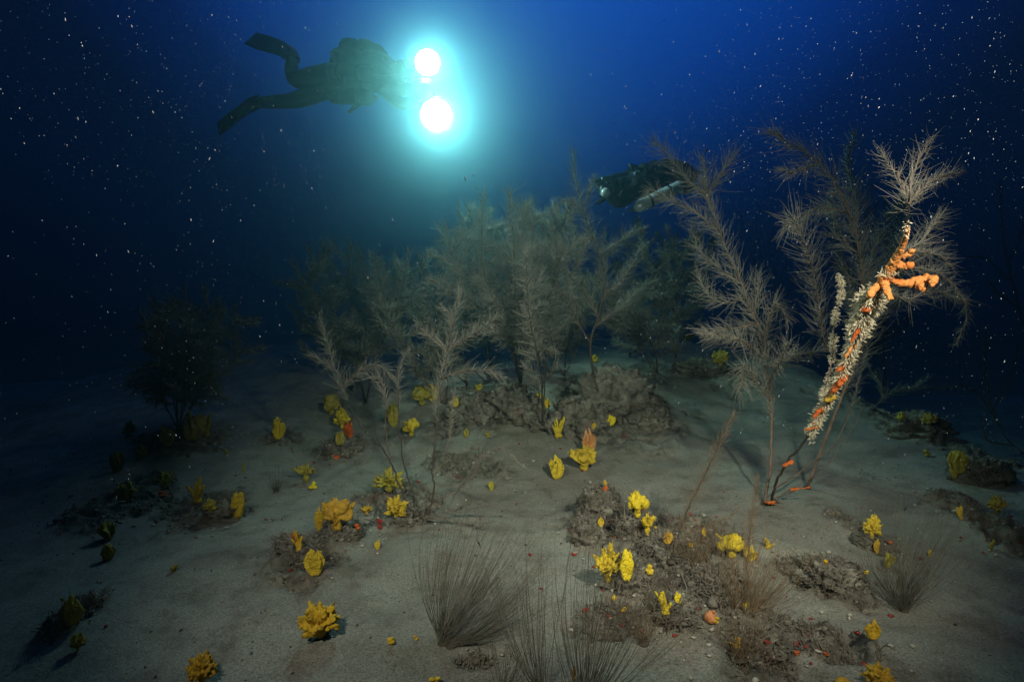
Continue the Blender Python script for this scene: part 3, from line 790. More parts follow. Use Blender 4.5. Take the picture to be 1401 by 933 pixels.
# ------------------------------------------------------------------ BLACK CORALS
def plume(P, start=.0, L=.085, dens=300, rad=.00115, r=None, droop=0.0, flat=0.0, tip=.5, seg=4, end=1.0):
    """fine side hairs all round an axis polyline: tubes that leave it slanting towards its tip"""
    r = r or rng
    tot = arc(P)[-1]; n_ = max(12, int(1.45 * dens * tot * (end - start)))
    u = start + (end - start) * (np.arange(n_) + r.random(n_)) / n_
    s = u * tot; p0 = sample(P, s); T = unit(sample(P, np.minimum(s + .012, tot)) - sample(P, np.maximum(s - .012, 0)))
    A = unit(np.cross(T, np.array([.21, .93, .30]))); B = np.cross(T, A)
    th = r.random(n_) * 2 * math.pi
    if flat:
        th = np.where(r.random(n_) < flat, np.round(th / math.pi) * math.pi + r.normal(0, .3, n_), th)
    Nn = A * np.cos(th)[:, None] + B * np.sin(th)[:, None]
    v = (u - start) / (end - start)
    til = np.radians(r.normal(58, 13, n_) - 24 * sstep(.72, 1.0, v))
    D = T * np.cos(til)[:, None] + Nn * np.sin(til)[:, None]
    ln = L * r.uniform(.45, 1.12, n_) * np.minimum(1, .35 + v * 5) * (1 - (1 - tip) * v ** 3)
    bend = T * r.normal(.32, .12, n_)[:, None] + Nn * (-.12) + np.array([0, 0, -droop]) + r.normal(0, .22, (n_, 3))
    q = np.linspace(0, 1, seg)
    path = p0[:, None, :] + (D[:, None, :] * q[None, :, None] + bend[:, None, :] * (q ** 2)[None, :, None]) * ln[:, None, None]
    rd = .98 * rad * r.uniform(.8, 1.2, n_)[:, None] * (1 - .72 * q)[None, :]
    return make_mesh('pinnules', *tubes(path, rd, 3))
CG = 'bushy black corals rooted in the seabed'
class Coral:
    def __init__(self, base_px, label, name='black_coral', group=CG, L=.085, dens=300, rad=.00115, seed=1, hair='hair', droop=.0):
        self.g = ground(*base_px); self.base = np.array([self.g[0], self.g[1], hz(self.g[0], self.g[1])])
        self.root = empty(name, self.base, label, 'coral', group)
        self.px0 = base_px; self.paths = {}; self.L, self.dens, self.rad, self.hair, self.droop = L, dens, rad, hair, droop
        self.r = np.random.default_rng(seed)
        V, F = ico(self.base + np.array([0, 0, .002]), (.016, .016, .010), 2)
        add('holdfast', make_mesh('holdfast', V, np.array(F)), M['stem'], self.root)
    def branch(self, key, pts, parent=None, lean=None, start=0.0, end=1.0, r0=.0035, r1=.0012, L=None, dens=None, stem=False, hairs=True, tip=.5, Y0=None, mk=None):
        pts = [tuple(p) for p in pts]
        if Y0 is None:
            if parent is None: Y0 = self.g[1]
            else:
                pp = self.paths[parent]; k = np.argmin((pp[:, 0] - pts[0][0]) ** 2 + (pp[:, 1] - pts[0][1]) ** 2); Y0 = pp[k, 2]
                pts[0] = (pp[k, 0], pp[k, 1])
        if lean is None: lean = self.r.uniform(-.22, .22)
        a = np.concatenate([[0], np.cumsum([math.dist(pts[i], pts[i + 1]) for i in range(len(pts) - 1)])]); a = a / a[-1]
        q = np.array([(p[0], p[1], Y0 + lean * t + .03 * math.sin(5 * t + self.r.uniform(0, 6)) * t) for p, t in zip(pts, a)])
        c = catmull(q, 7); self.paths[key] = c
        P = np.array([at(*p) for p in c])
        if parent is None and Y0 == self.g[1]: P[0] = self.base
        n_ = len(P); j = self.r.normal(0, .0022, (n_, 3)); j[0] = 0; P = P + j
        self.world(P, start, end, r0, r1, L, dens, stem, hairs, tip, mk)
        return P
    def world(self, P, start=0.0, end=1.0, r0=.0035, r1=.0012, L=None, dens=None, stem=False, hairs=True, tip=.5, mk=None, seg=4):
        bare = stem and start > .25
        o = add('stem' if stem else 'branch', make_mesh('axis', *tube1(P, np.linspace(r0, r1, len(P)), 6)), M[mk or ('stem' if bare else 'axis')], self.root)
        if hairs:
            add('pinnules', plume(P, start, L or self.L, dens or self.dens, self.rad, self.r, self.droop, tip=tip, seg=seg, end=end), M[self.hair], o)['kind'] = 'stuff'
        return o

# tall coral right of centre
c = Coral((1046, 690), 'tallest feathery grey coral right of the centre with a forked plume at its top', L=.092, dens=330, seed=3, droop=.03)
c.branch('m', [(1046, 690), (1053, 640), (1055, 560), (1045, 480), (1025, 415), (1000, 355), (978, 300), (962, 250)], lean=.35, start=.24, r0=.0065, r1=.0025, stem=True, tip=.9)
c.branch('a', [(968, 270), (940, 245), (918, 220), (895, 192)], 'm', .15, tip=.7)
c.branch('b', [(966, 262), (985, 240), (1005, 212)], 'm', -.1, tip=.7)
c.branch('b2', [(968, 275), (966, 240), (960, 215)], 'm', .15, tip=.6)
c.branch('d', [(985, 320), (950, 290), (920, 275), (892, 262), (880, 270)], 'm', .2)
c.branch('e', [(1012, 385), (985, 370), (960, 345), (945, 310)], 'm', .3)
c.branch('f', [(1035, 440), (1000, 450), (975, 455), (958, 452)], 'm', -.15)
c.branch('g', [(1020, 405), (990, 415), (965, 400), (955, 372)], 'm', .2)
c.branch('h', [(1050, 485), (1020, 470), (990, 460), (965, 458)], 'm', -.25)
c.branch('i', [(1052, 505), (1085, 488), (1112, 482), (1128, 478)], 'm', .1)
c.branch('j', [(1045, 480), (1050, 440), (1062, 415), (1078, 440)], 'm', -.1)
c.branch('k', [(1030, 430), (1036, 400), (1038, 376)], 'm', .1)
c.branch('l', [(1052, 520), (1065, 500), (1080, 470)], 'm', -.2)
c.branch('n', [(1054, 545), (1035, 520), (1018, 500), (1012, 540)], 'm', -.1)
# overgrown colony with the orange sponge (leans towards the camera)
oc = Coral((1054, 690), 'arching coral whose dead branch is wrapped in orange sponge and beige polyps', L=.070, dens=300, rad=.0007, seed=5)
oc.branch('m', [(1054, 690), (1062, 660), (1078, 630), (1105, 598), (1130, 550), (1160, 490), (1185, 420), (1215, 375), (1240, 320), (1243, 262)], lean=-.85, start=.94, r0=.0055, r1=.0022, stem=True, tip=1)
oc.branch('a', [(1242, 285), (1232, 245), (1215, 225), (1204, 205)], 'm', .25, L=.055, dens=230)
oc.branch('b', [(1242, 275), (1250, 235), (1262, 210), (1276, 186)], 'm', .3, L=.058, dens=230)
oc.branch('d', [(1243, 280), (1262, 258), (1285, 242), (1316, 236)], 'm', .35, L=.055, dens=230)
oc.branch('e', [(1238, 345), (1256, 335), (1272, 312), (1292, 288)], 'm', .25)
oc.branch('f', [(1236, 350), (1262, 345), (1285, 350), (1300, 362)], 'm', .22)
oc.branch('g', [(1222, 366), (1262, 368), (1295, 380), (1318, 408)], 'm', .28)
oc.branch('h', [(1200, 398), (1240, 408), (1275, 398), (1320, 412)], 'm', .35, tip=.8)
oc.branch('i', [(1320, 412), (1322, 440), (1306, 472)], 'h', .05, L=.035)
oc.branch('s2', [(1108, 598), (1122, 555), (1137, 500), (1142, 440), (1152, 395), (1145, 374)], 'm', .12, hairs=False, r0=.004)
oc.branch('s3', [(1062, 668), (1095, 645), (1140, 610), (1162, 565), (1178, 510), (1188, 470)], 'm', .55, start=.55, L=.05)
oc.branch('s4', [(1056, 684), (1085, 668), (1128, 640), (1165, 590), (1180, 555)], 'm', .3, hairs=False, r0=.0022)
oc.branch('s5', [(1058, 684), (1085, 694), (1105, 690)], 'm', .05, L=.02, dens=500)
ORP = oc.paths['m']; ORP2 = oc.paths['s2']
# coral behind it
c = Coral((1104, 668), 'dark feathery coral standing behind the orange wrapped branch', L=.10, dens=330, seed=8, droop=.02)
c.branch('m', [(1104, 668), (1152, 540), (1185, 460), (1182, 390), (1172, 330), (1150, 265), (1120, 222), (1085, 200), (1055, 178)], lean=-.1, start=.25, r0=.007, r1=.002, stem=True, tip=.7)
c.branch('a', [(1172, 330), (1172, 280), (1160, 225), (1168, 180)], 'm', .5)
c.branch('b', [(1160, 290), (1130, 285), (1105, 290), (1098, 300)], 'm', .1)
c.branch('d', [(1120, 222), (1090, 235), (1068, 232)], 'm', -.1, L=.07)
c.branch('e', [(1183, 400), (1195, 345), (1215, 300), (1235, 270)], 'm', .3)
c.branch('f', [(1183, 420), (1205, 380), (1222, 340), (1240, 300)], 'm', .4)
c.branch('g', [(1178, 350), (1150, 330), (1140, 300), (1138, 262)], 'm', .3)
c.branch('h', [(1185, 450), (1170, 420), (1160, 380), (1148, 350)], 'm', .2)
c.branch('i', [(1165, 520), (1130, 470), (1118, 400), (1105, 345), (1085, 300), (1078, 310)], 'm', -.25, start=.2, tip=.8)
c.branch('j', [(1185, 455), (1205, 420), (1225, 400), (1235, 370)], 'm', .3)
# coral in front of the centre, four arms
c = Coral((570, 712), 'feathery coral with four spread arms on thin bare stems, front of centre', L=.062, dens=360, seed=12)
c.branch('m', [(570, 712), (585, 700), (593, 670), (592, 640), (597, 580), (602, 525), (612, 480), (621, 440), (630, 398)], lean=.30, start=.42, r0=.0042, r1=.0016, stem=True, tip=.7)
c.branch('a', [(611, 482), (592, 462), (580, 452), (570, 444)], 'm', .05)
c.branch('b', [(613, 478), (640, 462), (662, 448), (682, 432)], 'm', -.1)
c.branch('d', [(605, 516), (632, 508), (662, 506), (690, 517)], 'm', -.12)
c.branch('e', [(620, 447), (612, 425), (602, 420)], 'm', .05, L=.045)
c.branch('s2', [(566, 712), (566, 680), (552, 630), (546, 570), (545, 520), (552, 490), (560, 476)], None, .35, start=.55, r0=.0036, stem=True, L=.045)
c.branch('s3', [(563, 704), (545, 660), (528, 620), (500, 590), (480, 560), (462, 520), (452, 480), (438, 438)], None, .55, start=.58, r0=.0034, stem=True, tip=.8)
c.branch('s3a', [(466, 530), (492, 508), (515, 498), (538, 516)], 's3', -.1)
c.branch('s3b', [(458, 505), (440, 495), (424, 486)], 's3', .1, L=.05)
c.branch('s4', [(532, 630), (528, 590), (528, 550), (520, 520), (505, 515)], 's3', -.1, start=.55, r0=.0024, L=.05)
c.branch('s5', [(592, 690), (625, 672), (650, 640), (665, 620), (690, 614), (716, 640)], 'm', -.12, start=.2, r0=.0022, L=.022, dens=600, mk='axis')
c.branch('s6', [(592, 650), (602, 640), (612, 612), (618, 570), (622, 520)], 'm', .2, hairs=True, start=.4, L=.03, r0=.002)
c.branch('s7', [(600, 690), (622, 698), (640, 690), (680, 690)], 'm', -.1, start=.1, r0=.0018, L=.025, dens=500)
c.branch('s8', [(575, 712), (600, 708), (635, 716), (665, 722)], 'm', -.08, start=.1, r0=.002, L=.03, dens=600)
# tall coral on the mound
c = Coral((812, 522), 'tall teal lit coral rising from the top of the crusted mound', L=.105, dens=360, rad=.0013, seed=21, droop=.05)
c.branch('m', [(812, 522), (808, 470), (822, 420), (828, 380), (815, 335), (798, 290), (788, 245), (784, 208)], lean=.1, start=.32, r0=.008, r1=.002, stem=True, tip=.6)
c.branch('a', [(800, 295), (782, 275), (768, 278), (756, 300)], 'm', -.1, L=.07)
c.branch('b', [(812, 330), (785, 328), (765, 328), (748, 320)], 'm', -.2)
c.branch('d', [(796, 285), (806, 265), (812, 240)], 'm', .1, L=.08)
c.branch('e', [(822, 350), (842, 335), (862, 320), (882, 312)], 'm', .2)
c.branch('f', [(812, 470), (790, 440), (778, 410), (780, 380), (795, 350), (800, 330)], 'm', -.3, start=.2)
c.branch('g', [(780, 405), (755, 398), (730, 408), (702, 414)], 'f', -.25, L=.06)
c.branch('h', [(826, 400), (850, 385), (868, 355), (878, 335)], 'm', .3)
c.branch('i', [(815, 450), (850, 420), (870, 400), (895, 385)], 'm', .4)
c.branch('j', [(818, 430), (800, 400), (790, 385), (765, 370)], 'm', .3)
c.branch('k', [(783, 400), (790, 420), (775, 440), (765, 452)], 'f', .1)
# thin bent coral on the left rock, its bush behind
def bush(base_px, crown_px, label, n_stem, n_side, seed, L=.10, dens=250, rad=.0021, depth=.5, start=.35, lean=0.0, hair='hair', sag=0.0):
    """a many-branched colony: stems from one foot fill the crown box (cx, cy, half width, half height)"""
    cx, cy_, hw, hh = crown_px
    c = Coral(base_px, label, L=L, dens=dens, rad=rad, seed=seed, hair=hair); r = c.r
    for i in range(n_stem):
        f = (i + .5) / n_stem * 2 - 1 + r.uniform(-.12, .12)
        tx = cx + f * hw * .95; ty = cy_ - hh * (1 - .55 * f * f) * r.uniform(.7, 1.0)
        bx, by = base_px
        m1 = (bx + (tx - bx) * .30 + r.uniform(-16, 16), by + (ty - by) * .30)
        m2 = (bx + (tx - bx) * .72 + r.uniform(-20, 20), by + (ty - by) * .64 + r.uniform(-12, 12))
        ln = lean + r.uniform(-depth, depth)
        c.branch(f's{i}', [base_px, m1, m2, (tx, ty)], None, ln, start=start * r.uniform(.6, 1.0), r0=.005, r1=.0016, stem=True, tip=.6)
        pp = c.paths[f's{i}']
        for j in range(int(n_side * 1.8)):
            t = .24 + .70 * (j + r.uniform(.1, .9)) / int(n_side * 1.8); k = int(t * (len(pp) - 1)); x0, y0 = pp[k, 0], pp[k, 1]
            sd = 1 if (j % 2) ^ (r.random() < .25) else -1
            ang = r.uniform(.25, 1.5); l_ = hw * r.uniform(.24, .46) * (1.2 - .5 * t) + 14
            dx, dy = sd * math.sin(ang) * l_, -math.cos(ang) * l_; cv = r.uniform(-.25, .35) + sag
            c.branch(f'b{i}_{j}', [(x0, y0), (x0 + dx * .35, y0 + dy * .15), (x0 + dx * .75, y0 + dy * .55 + cv * l_ * .2), (x0 + dx, y0 + dy + cv * l_ * .6)], f's{i}', r.uniform(-.35, .35), start=.06, r0=.0026, r1=.001, L=L * r.uniform(.7, 1.0), tip=.5)
    return c
c = bush((742, 588), (735, 440, 40, 150), 'bent thin stemmed coral growing from the gap between two dark rocks', 2, 5, 31, L=.08, start=.55)
bush((712, 528), (690, 365, 95, 105), 'bushiest teal lit coral in the centre of the thicket', 7, 6, 33, L=.105, dens=320, start=.36)
bush((672, 516), (650, 350, 62, 72), 'rounded teal coral bush at the left end of the lit thicket', 5, 5, 35, L=.10, start=.42)
bush((752, 516), (742, 330, 52, 70), 'teal coral bush between the bushiest one and the tall mound coral', 4, 5, 37, L=.10, start=.42)
bush((640, 530), (590, 395, 60, 50), 'low spreading teal coral at the left flank of the thicket', 4, 4, 39, L=.09, start=.4)
bush((480, 535), (470, 410, 96, 78), 'dim coral bush left of the middle with a long rising right arm', 7, 5, 41, L=.10, start=.34)
c = bush((500, 552), (540, 385, 40, 50), 'narrow dim coral between the left bush and the lit thicket', 3, 4, 43, L=.095, start=.4)
bush((244, 588), (258, 468, 84, 78), 'nearly black drooping coral bush in the left gloom above the stacked sponges', 7, 6, 45, L=.10, start=.3, sag=.6)
bush((862, 488), (865, 370, 55, 75), 'dim teal coral behind the tall mound coral, under the second diver', 4, 5, 47, L=.10, start=.35)
bush((925, 490), (930, 385, 60, 85), 'dim coral behind the tallest right coral, near its left arms', 5, 5, 49, L=.10, start=.34)
bush((1040, 470), (1060, 345, 70, 95), 'black coral bush far back in the dark gap of the right side', 5, 4, 51, L=.10, start=.3, lean=.8)
bush((1215, 545), (1185, 360, 70, 115), 'dark coral bush far behind the orange wrapped branch', 5, 5, 53, L=.10, start=.3, lean=.3)
bush((900, 512), (835, 420, 60, 60), 'dim lower coral right of the tall mound coral', 4, 4, 57, L=.10, start=.3)
bush((772, 514), (770, 425, 55, 55), 'teal coral low behind the foot of the tall mound coral', 4, 4, 58, L=.095, start=.3)
bush((610, 552), (560, 440, 55, 45), 'low dim coral behind the coral with four arms', 4, 4, 59, L=.09, start=.3)
c = Coral((1400, 620), 'thin dim coral along the right edge with a horizontal arm', L=.07, dens=330, rad=.0011, seed=61)
c.branch('m', [(1400, 620), (1378, 600), (1358, 560), (1348, 500), (1350, 450)], lean=-.1, start=.2, r0=.005, stem=True)
c.branch('a', [(1362, 575), (1330, 532), (1285, 530), (1235, 530)], 'm', -.2)
c.branch('b', [(1358, 560), (1380, 520), (1395, 470)], 'm', .2)
c.branch('d', [(1372, 625), (1350, 600), (1345, 570)], 'm', -.1)
c = Coral((1425, 560), 'very faint tall coral at the upper right edge', L=.08, dens=330, rad=.0012, seed=63)
c.branch('m', [(1425, 560), (1415, 500), (1392, 410), (1375, 340), (1367, 250)], lean=-.1, start=.3, r0=.006, stem=True)
c.branch('a', [(1385, 385), (1350, 355), (1325, 352)], 'm', .1)
c.branch('b', [(1380, 360), (1398, 320), (1405, 280)], 'm', .1)
c.branch('d', [(1395, 420), (1365, 400), (1350, 380)], 'm', -.2)
c = Coral((1195, 560), 'short dim coral lying low behind the right sand hump', L=.07, dens=330, seed=65)
c.branch('m', [(1195, 560), (1215, 540), (1250, 530), (1270, 515)], lean=.1, start=.1, stem=True)
c.branch('a', [(1210, 545), (1205, 525), (1190, 505)], 'm', .1)

# thin whip corals in front
WG = 'thin feather whip corals in the foreground'
c = Coral((918, 772), 'thin leaning whip coral with short side hairs on the centre ridge', 'whip_coral', WG, L=.055, dens=700, rad=.00042, seed=71, hair='whip_brown')
c.branch('m', [(918, 772), (922, 745), (940, 700), (962, 655), (985, 605), (1003, 568)], lean=.08, start=.2, r0=.0026, r1=.0008, stem=True, tip=.45, mk='stem')
c.branch('a', [(923, 742), (950, 725), (985, 714), (1012, 694)], 'm', .05, start=.2, L=.03, dens=500, r0=.0012, r1=.0006)
c.branch('b', [(925, 744), (950, 740), (988, 737)], 'm', -.05, start=.2, L=.03, dens=500, r0=.0012, r1=.0006)
c = Coral((1022, 800), 'upright whip coral rising out of the brown filament bush', 'whip_coral', WG, L=.04, dens=800, rad=.00042, seed=73, hair='whip_brown')
c.branch('m', [(1022, 800), (1024, 750), (1030, 700), (1036, 655)], lean=.05, start=.1, r0=.002, r1=.0008, stem=True, tip=.5, mk='axis')

# ------------------------------------------------------------------ orange sponge, polyps and red sponges on the dead branch
def knobby(path, rad, r, knob=.6, sub=2):
    parts = [tube1(path, rad, 8)]
    a = arc(path)
    for i in range(int(len(path) * 1.2)):
        k = r.integers(0, len(path)); d = unit(r.normal(0, 1, 3))
        parts.append(ico(path[k] + d * rad[k] * .65, rad[k] * r.uniform(.4, knob + .25), sub))
    return parts
def on_branch(pp, f0, f1, n_=14):
    k0, k1 = f0 * (len(pp) - 1), f1 * (len(pp) - 1)
    t = np.linspace(k0, k1, n_); q = np.stack([np.interp(t, np.arange(len(pp)), pp[:, j]) for j in range(3)], 1)
    return np.array([at(*p) for p in q])
def frac_at(pp, px, py): return float(np.argmin((pp[:, 0] - px) ** 2 + (pp[:, 1] - py) ** 2)) / (len(pp) - 1)
def orange():
    r = np.random.default_rng(17)
    fa = frac_at(ORP, 1192, 408); fb = frac_at(ORP, 1242, 312)
    P = on_branch(ORP, fa, fb, 18); Yk = lambda px, py: ORP[int(frac_at(ORP, px, py) * (len(ORP) - 1)), 2]
    k = P[0][1] / FPX
    base = P[0]
    parts = knobby(P, np.interp(np.linspace(0, 1, 18), [0, .2, .45, .7, 1], [4.5, 6.5, 6.5, 4.2, 2.8]) * k, r)
    for pts, rr in (([(1212, 378), (1236, 388), (1258, 384), (1274, 381)], (7, 6.5, 8, 7)), ([(1208, 378), (1212, 392), (1218, 408)], (7, 6.5, 5)),
                    ([(1215, 378), (1222, 362), (1213, 366)], (6, 5, 4)), ([(1235, 352), (1245, 346), (1250, 342)], (5, 4.5, 4)), ([(1225, 362), (1238, 364), (1246, 363)], (6, 5, 5)),
                    ([(1274, 381), (1277, 382), (1276, 388)], (7, 7, 6)), ([(1258, 384), (1260, 391), (1262, 394)], (7, 7, 6)), ([(1205, 388), (1194, 398), (1189, 406)], (7, 6, 5))):
        Y0 = Yk(*pts[0]); q = catmull(np.array([at(px, py, Y0 - .012 * i) for i, (px, py) in enumerate(pts)]), 5)
        parts += knobby(q, np.interp(np.linspace(0, 1, len(q)), np.linspace(0, 1, len(rr)), rr) * k * .74, r)
    V, F = join(parts)
    me = remesh(V, F, .0022, .0020, 190, 5, 'orange_sponge', 1)
    root = add('orange_sponge', me, M['orange'], None, base)
    setp(root, 'bright orange finger sponge wrapped round the top of the dead coral branch', 'sponge')
    # long red orange crust lower down the same branch
    def fuzz(path, rr, n_, lmin, lmax, rad, seed):
        q = np.random.default_rng(seed); m = len(path)
        kk = q.random(n_) * (m - 1); p0 = np.stack([np.interp(kk, np.arange(m), path[:, j]) for j in range(3)], 1)
        T = unit(np.gradient(path, axis=0))[np.minimum(kk.astype(int), m - 1)]
        d = q.normal(0, 1, (n_, 3)); d = unit(d - T * (d * T).sum(1, keepdims=True) * .9)
        cl = fbm(np.stack([kk * .55 + seed, kk * 0, kk * 0], 1), 3, seed); kp = q.random(n_) < np.clip(.62 + 1.0 * cl, .08, 1)
        r0 = np.interp(kk, np.arange(m), rr) * (.75 + .5 * cl) * np.sqrt(q.random(n_)) * .62; p0 = (p0 + d * r0[:, None])[kp]; d = d[kp]; n_ = len(d)
        D = unit(d + q.normal(0, .45, (n_, 3))); ln = q.uniform(lmin, lmax, n_)
        b = q.normal(0, .3, (n_, 3)); s = np.array([0, .5, .85, 1.0])
        pa = p0[:, None] + (D[:, None] * s[None, :, None] + b[:, None] * (s ** 2)[None, :, None]) * ln[:, None, None]
        return tubes(pa, rad * q.uniform(.7, 1.3, n_)[:, None] * np.array([.9, 1.0, 1.15, .5]), 4)
    fz = []
    f0, f1 = frac_at(ORP, 1108, 594), frac_at(ORP, 1200, 395)
    A = on_branch(ORP, f0, f1, 30)
    wd = np.interp(np.linspace(0, 1, 30), [0, .2, .5, .75, .88, 1], [4, 4, 6, 10, 17, 7]) * k
    fz.append(fuzz(A, wd, 4200, .006, .020, .00085, 3)); fz.append(fuzz(A[19:28], wd[19:28], 1500, .012, .030, .00085, 14))
    B = on_branch(ORP2, .02, .98, 30)
    fz.append(fuzz(B, np.interp(np.linspace(0, 1, 30), [0, .4, .75, 1], [6, 7, 4, 2]) * k, 2400, .004, .012, .0009, 4))
    C_ = np.array([at(1210 + 18 * t, 372 + 6 * math.sin(7 * t), Yk(1215, 375) - .01) for t in np.linspace(0, 1, 10)])
    fz.append(fuzz(C_, np.full(10, 8) * k, 500, .006, .014, .0008, 6))
    D_ = on_branch(ORP, frac_at(ORP, 1238, 325), frac_at(ORP, 1243, 300), 6)
    fz.append(fuzz(D_, np.full(6, 3) * k, 90, .004, .010, .0008, 8))
    E_ = np.array([at(1108 + 2 * t, 586 + 20 * t, A[0][1]) for t in np.linspace(0, 1, 8)])
    fz.append(fuzz(E_, np.full(8, 6) * k, 380, .004, .012, .0008, 9))
    Vc, Fc = join(knobby(A[2:], np.interp(np.linspace(0, 1, 28), np.linspace(0, 1, 15), np.random.default_rng(9).uniform(2.4, 5.6, 15)) * k, r, .8))
    setp(add('red_sponge', remesh(Vc, Fc, .0032, .002, 150, 6, 'red_sponge', 1), M['redcrust'], None, A[2]), 'orange red crust running along the dead branch between the beige polyps', 'sponge', 'red sponges on the dead coral branch')
    root2 = empty('polyp_colony', A[0], 'beige colony of frilly polyps coating the dead coral branch below the orange sponge', 'polyps')
    for v, f in fz: add('polyps', make_mesh('polyps', v, f), M['beige'], root2)['kind'] = 'stuff'
    def blob(px, py, ln, ang, rr, mk, label, nm='red_sponge', off=-.02):
        Y0 = Yk(px, py) + off; dx, dy = math.cos(ang) * ln * .75, -math.sin(ang) * ln * .75
        q = catmull(np.array([at(px - dx, py - dy, Y0), at(px, py, Y0 - .008), at(px + dx, py + dy, Y0)]), 5)
        V, F = join(knobby(q, rr * .8 * k * r.uniform(.55, 1.2, len(q)), r, .85))
        me = remesh(V, F, .0030, .0015, 200, 3, nm, 1)
        setp(add(nm, me, M[mk], None, q[0]), label, 'sponge', 'red sponges on the dead coral branch')
    blob(1186, 424, 10, 0, 5, 'red', 'dark orange red sponge buried in the widest part of the beige polyps')
    blob(1174, 452, 26, 1.05, 3.5, 'red', 'red sponge strip running just under the widest beige polyps')
    blob(1165, 476, 18, 1.0, 3.5, 'orange', 'orange strip along the middle of the beige polyps', 'orange_sponge')
    blob(1149, 505, 7, .6, 4, 'red', 'small red bead in the left half of the polyp coat')
    blob(1154, 520, 9, .8, 4.5, 'red', 'brighter red lump at the right rim of the polyp coat')
    blob(1145, 531, 9, .8, 4.5, 'red', 'red lump one step lower on the polyp coat')
    blob(1137, 545, 8, .6, 5, 'ochre', 'ochre sponge lump between red ones near the lower polyps', 'ochre_sponge')
    blob(1123, 561, 18, .75, 4.5, 'red', 'long orange red sponge near the lower end of the polyps')
    blob(1111, 586, 12, .2, 3, 'red', 'flat orange red sponge at the lowest tuft of polyps')
    blob(1078, 634, 9, .5, 4.5, 'red', 'red orange knob on the bare stem between polyps and sand')
    blob(1095, 668, 18, .12, 3, 'red', 'red orange finger of sponge lying just above the sand', off=.02)
    blob(1054, 687, 7, 0, 4, 'red', 'red sponge at the very root of the overgrown coral')
orange()

# ------------------------------------------------------------------ FILAMENT TUFTS
TG = 'tufts of fine filaments in the foreground'
def tuft(px, py, n_, Lm, a0, a1, label, seed, rad=.00062, mk='whip', spread=.55, up=.75, aim=80, yb=0.0, name='filament_tuft'):
    """n_ long filaments from one root; a0..a1 is the fan in the x-z plane (degrees from +x), bending over"""
    r = np.random.default_rng(seed); g = ground(px, py)
    base = np.array([g[0], g[1], hz(g[0], g[1])])
    n_ = int(n_ * .78); a = np.radians(a0 + (a1 - a0) * r.random(n_)); yy = r.normal(0, spread, n_) + yb
    D = unit(np.stack([np.cos(a), yy, np.abs(np.sin(a)) * up + .08], 1)); ln = Lm * r.uniform(.55, 1.08, n_)
    s = np.linspace(0, 1, 9)
    am = math.radians(aim); tgt = np.array([math.cos(am), .25, math.sin(am)])
    curl = tgt[None, :] * r.uniform(.25, .62, n_)[:, None] + r.normal(0, .08, (n_, 3))
    p = base + r.normal(0, .006, (n_, 1, 3)) + (D[:, None] * (s - .38 * s ** 2)[None, :, None] + curl[:, None] * (s ** 2)[None, :, None]) * ln[:, None, None]
    wig = np.cumsum(np.cumsum(r.normal(0, .0011, p.shape), 1), 1); wig[:, 0] = 0; p = p + wig
    fl = H(p[:, :, 0].ravel(), p[:, :, 1].ravel()).reshape(p.shape[:2]) + .006
    p[:, :, 2] = np.maximum(p[:, :, 2], fl)
    rd = rad * r.uniform(.7, 1.25, n_)[:, None] * np.linspace(1.1, .45, 9)[None, :]
    root = empty(name, base, label, 'filament tuft', TG)
    V, F = ico(base, (.014, .014, .008), 2)
    add('holdfast', make_mesh('holdfast', V, np.array(F)), M['dark_bits'], root)
    for k in np.array_split(np.argsort(a), max(1, n_ // 60)):
        add('filaments', make_mesh('filaments', *tubes(p[k], rd[k], 3)), M[mk], root)['kind'] = 'stuff'
tuft(606, 880, 170, .33, 30, 128, 'largest grey filament fan spreading up and right over the bottom centre sand', 81, spread=.22, yb=.55, up=.7, aim=66)
tuft(618, 884, 110, .27, -5, 50, 'low part of a grey filament fan sweeping right along the sand at bottom centre', 82, spread=.25, yb=.30, up=.35, aim=60)
tuft(800, 975, 120, .36, 30, 125, 'tall grey filament fan rising from below the bottom edge at centre', 83, spread=.2, yb=.45, up=.8, aim=74)
tuft(742, 960, 50, .30, 75, 140, 'sparse grey filament fan left of the tall one at the bottom edge', 84, spread=.2, yb=.2, up=1, aim=84)
tuft(690, 950, 24, .12, 50, 130, 'short sparse filaments at the bottom edge between the two large fans', 85, spread=.2, yb=.1)
tuft(1236, 835, 190, .30, 25, 150, 'dark filament tuft on the right sand before the black corner', 86, spread=.3, yb=.2, up=.9, aim=62)
tuft(1018, 838, 260, .26, 5, 150, 'brown filament bush round the whip coral at right of centre', 87, mk='whip_brown', spread=.3, yb=.1, rad=.00055, aim=76)
tuft(1012, 905, 90, .17, 30, 150, 'brown filament bush at the bottom over the maroon spots', 88, mk='whip_brown', spread=.3, rad=.0005, aim=80)
tuft(378, 672, 50, .10, 55, 125, 'small faint bluish tuft on the smooth left sand', 89, spread=.4, rad=.0006, aim=88)
tuft(948, 778, 110, .16, 20, 160, 'brown filament bush behind the thin leaning whip coral', 90, mk='whip_brown', spread=.35, rad=.0005, aim=84)
tuft(880, 880, 80, .15, 30, 150, 'brown filament tuft low on the left end of the centre ridge', 92, mk='whip_brown', spread=.35, rad=.0005, aim=86)

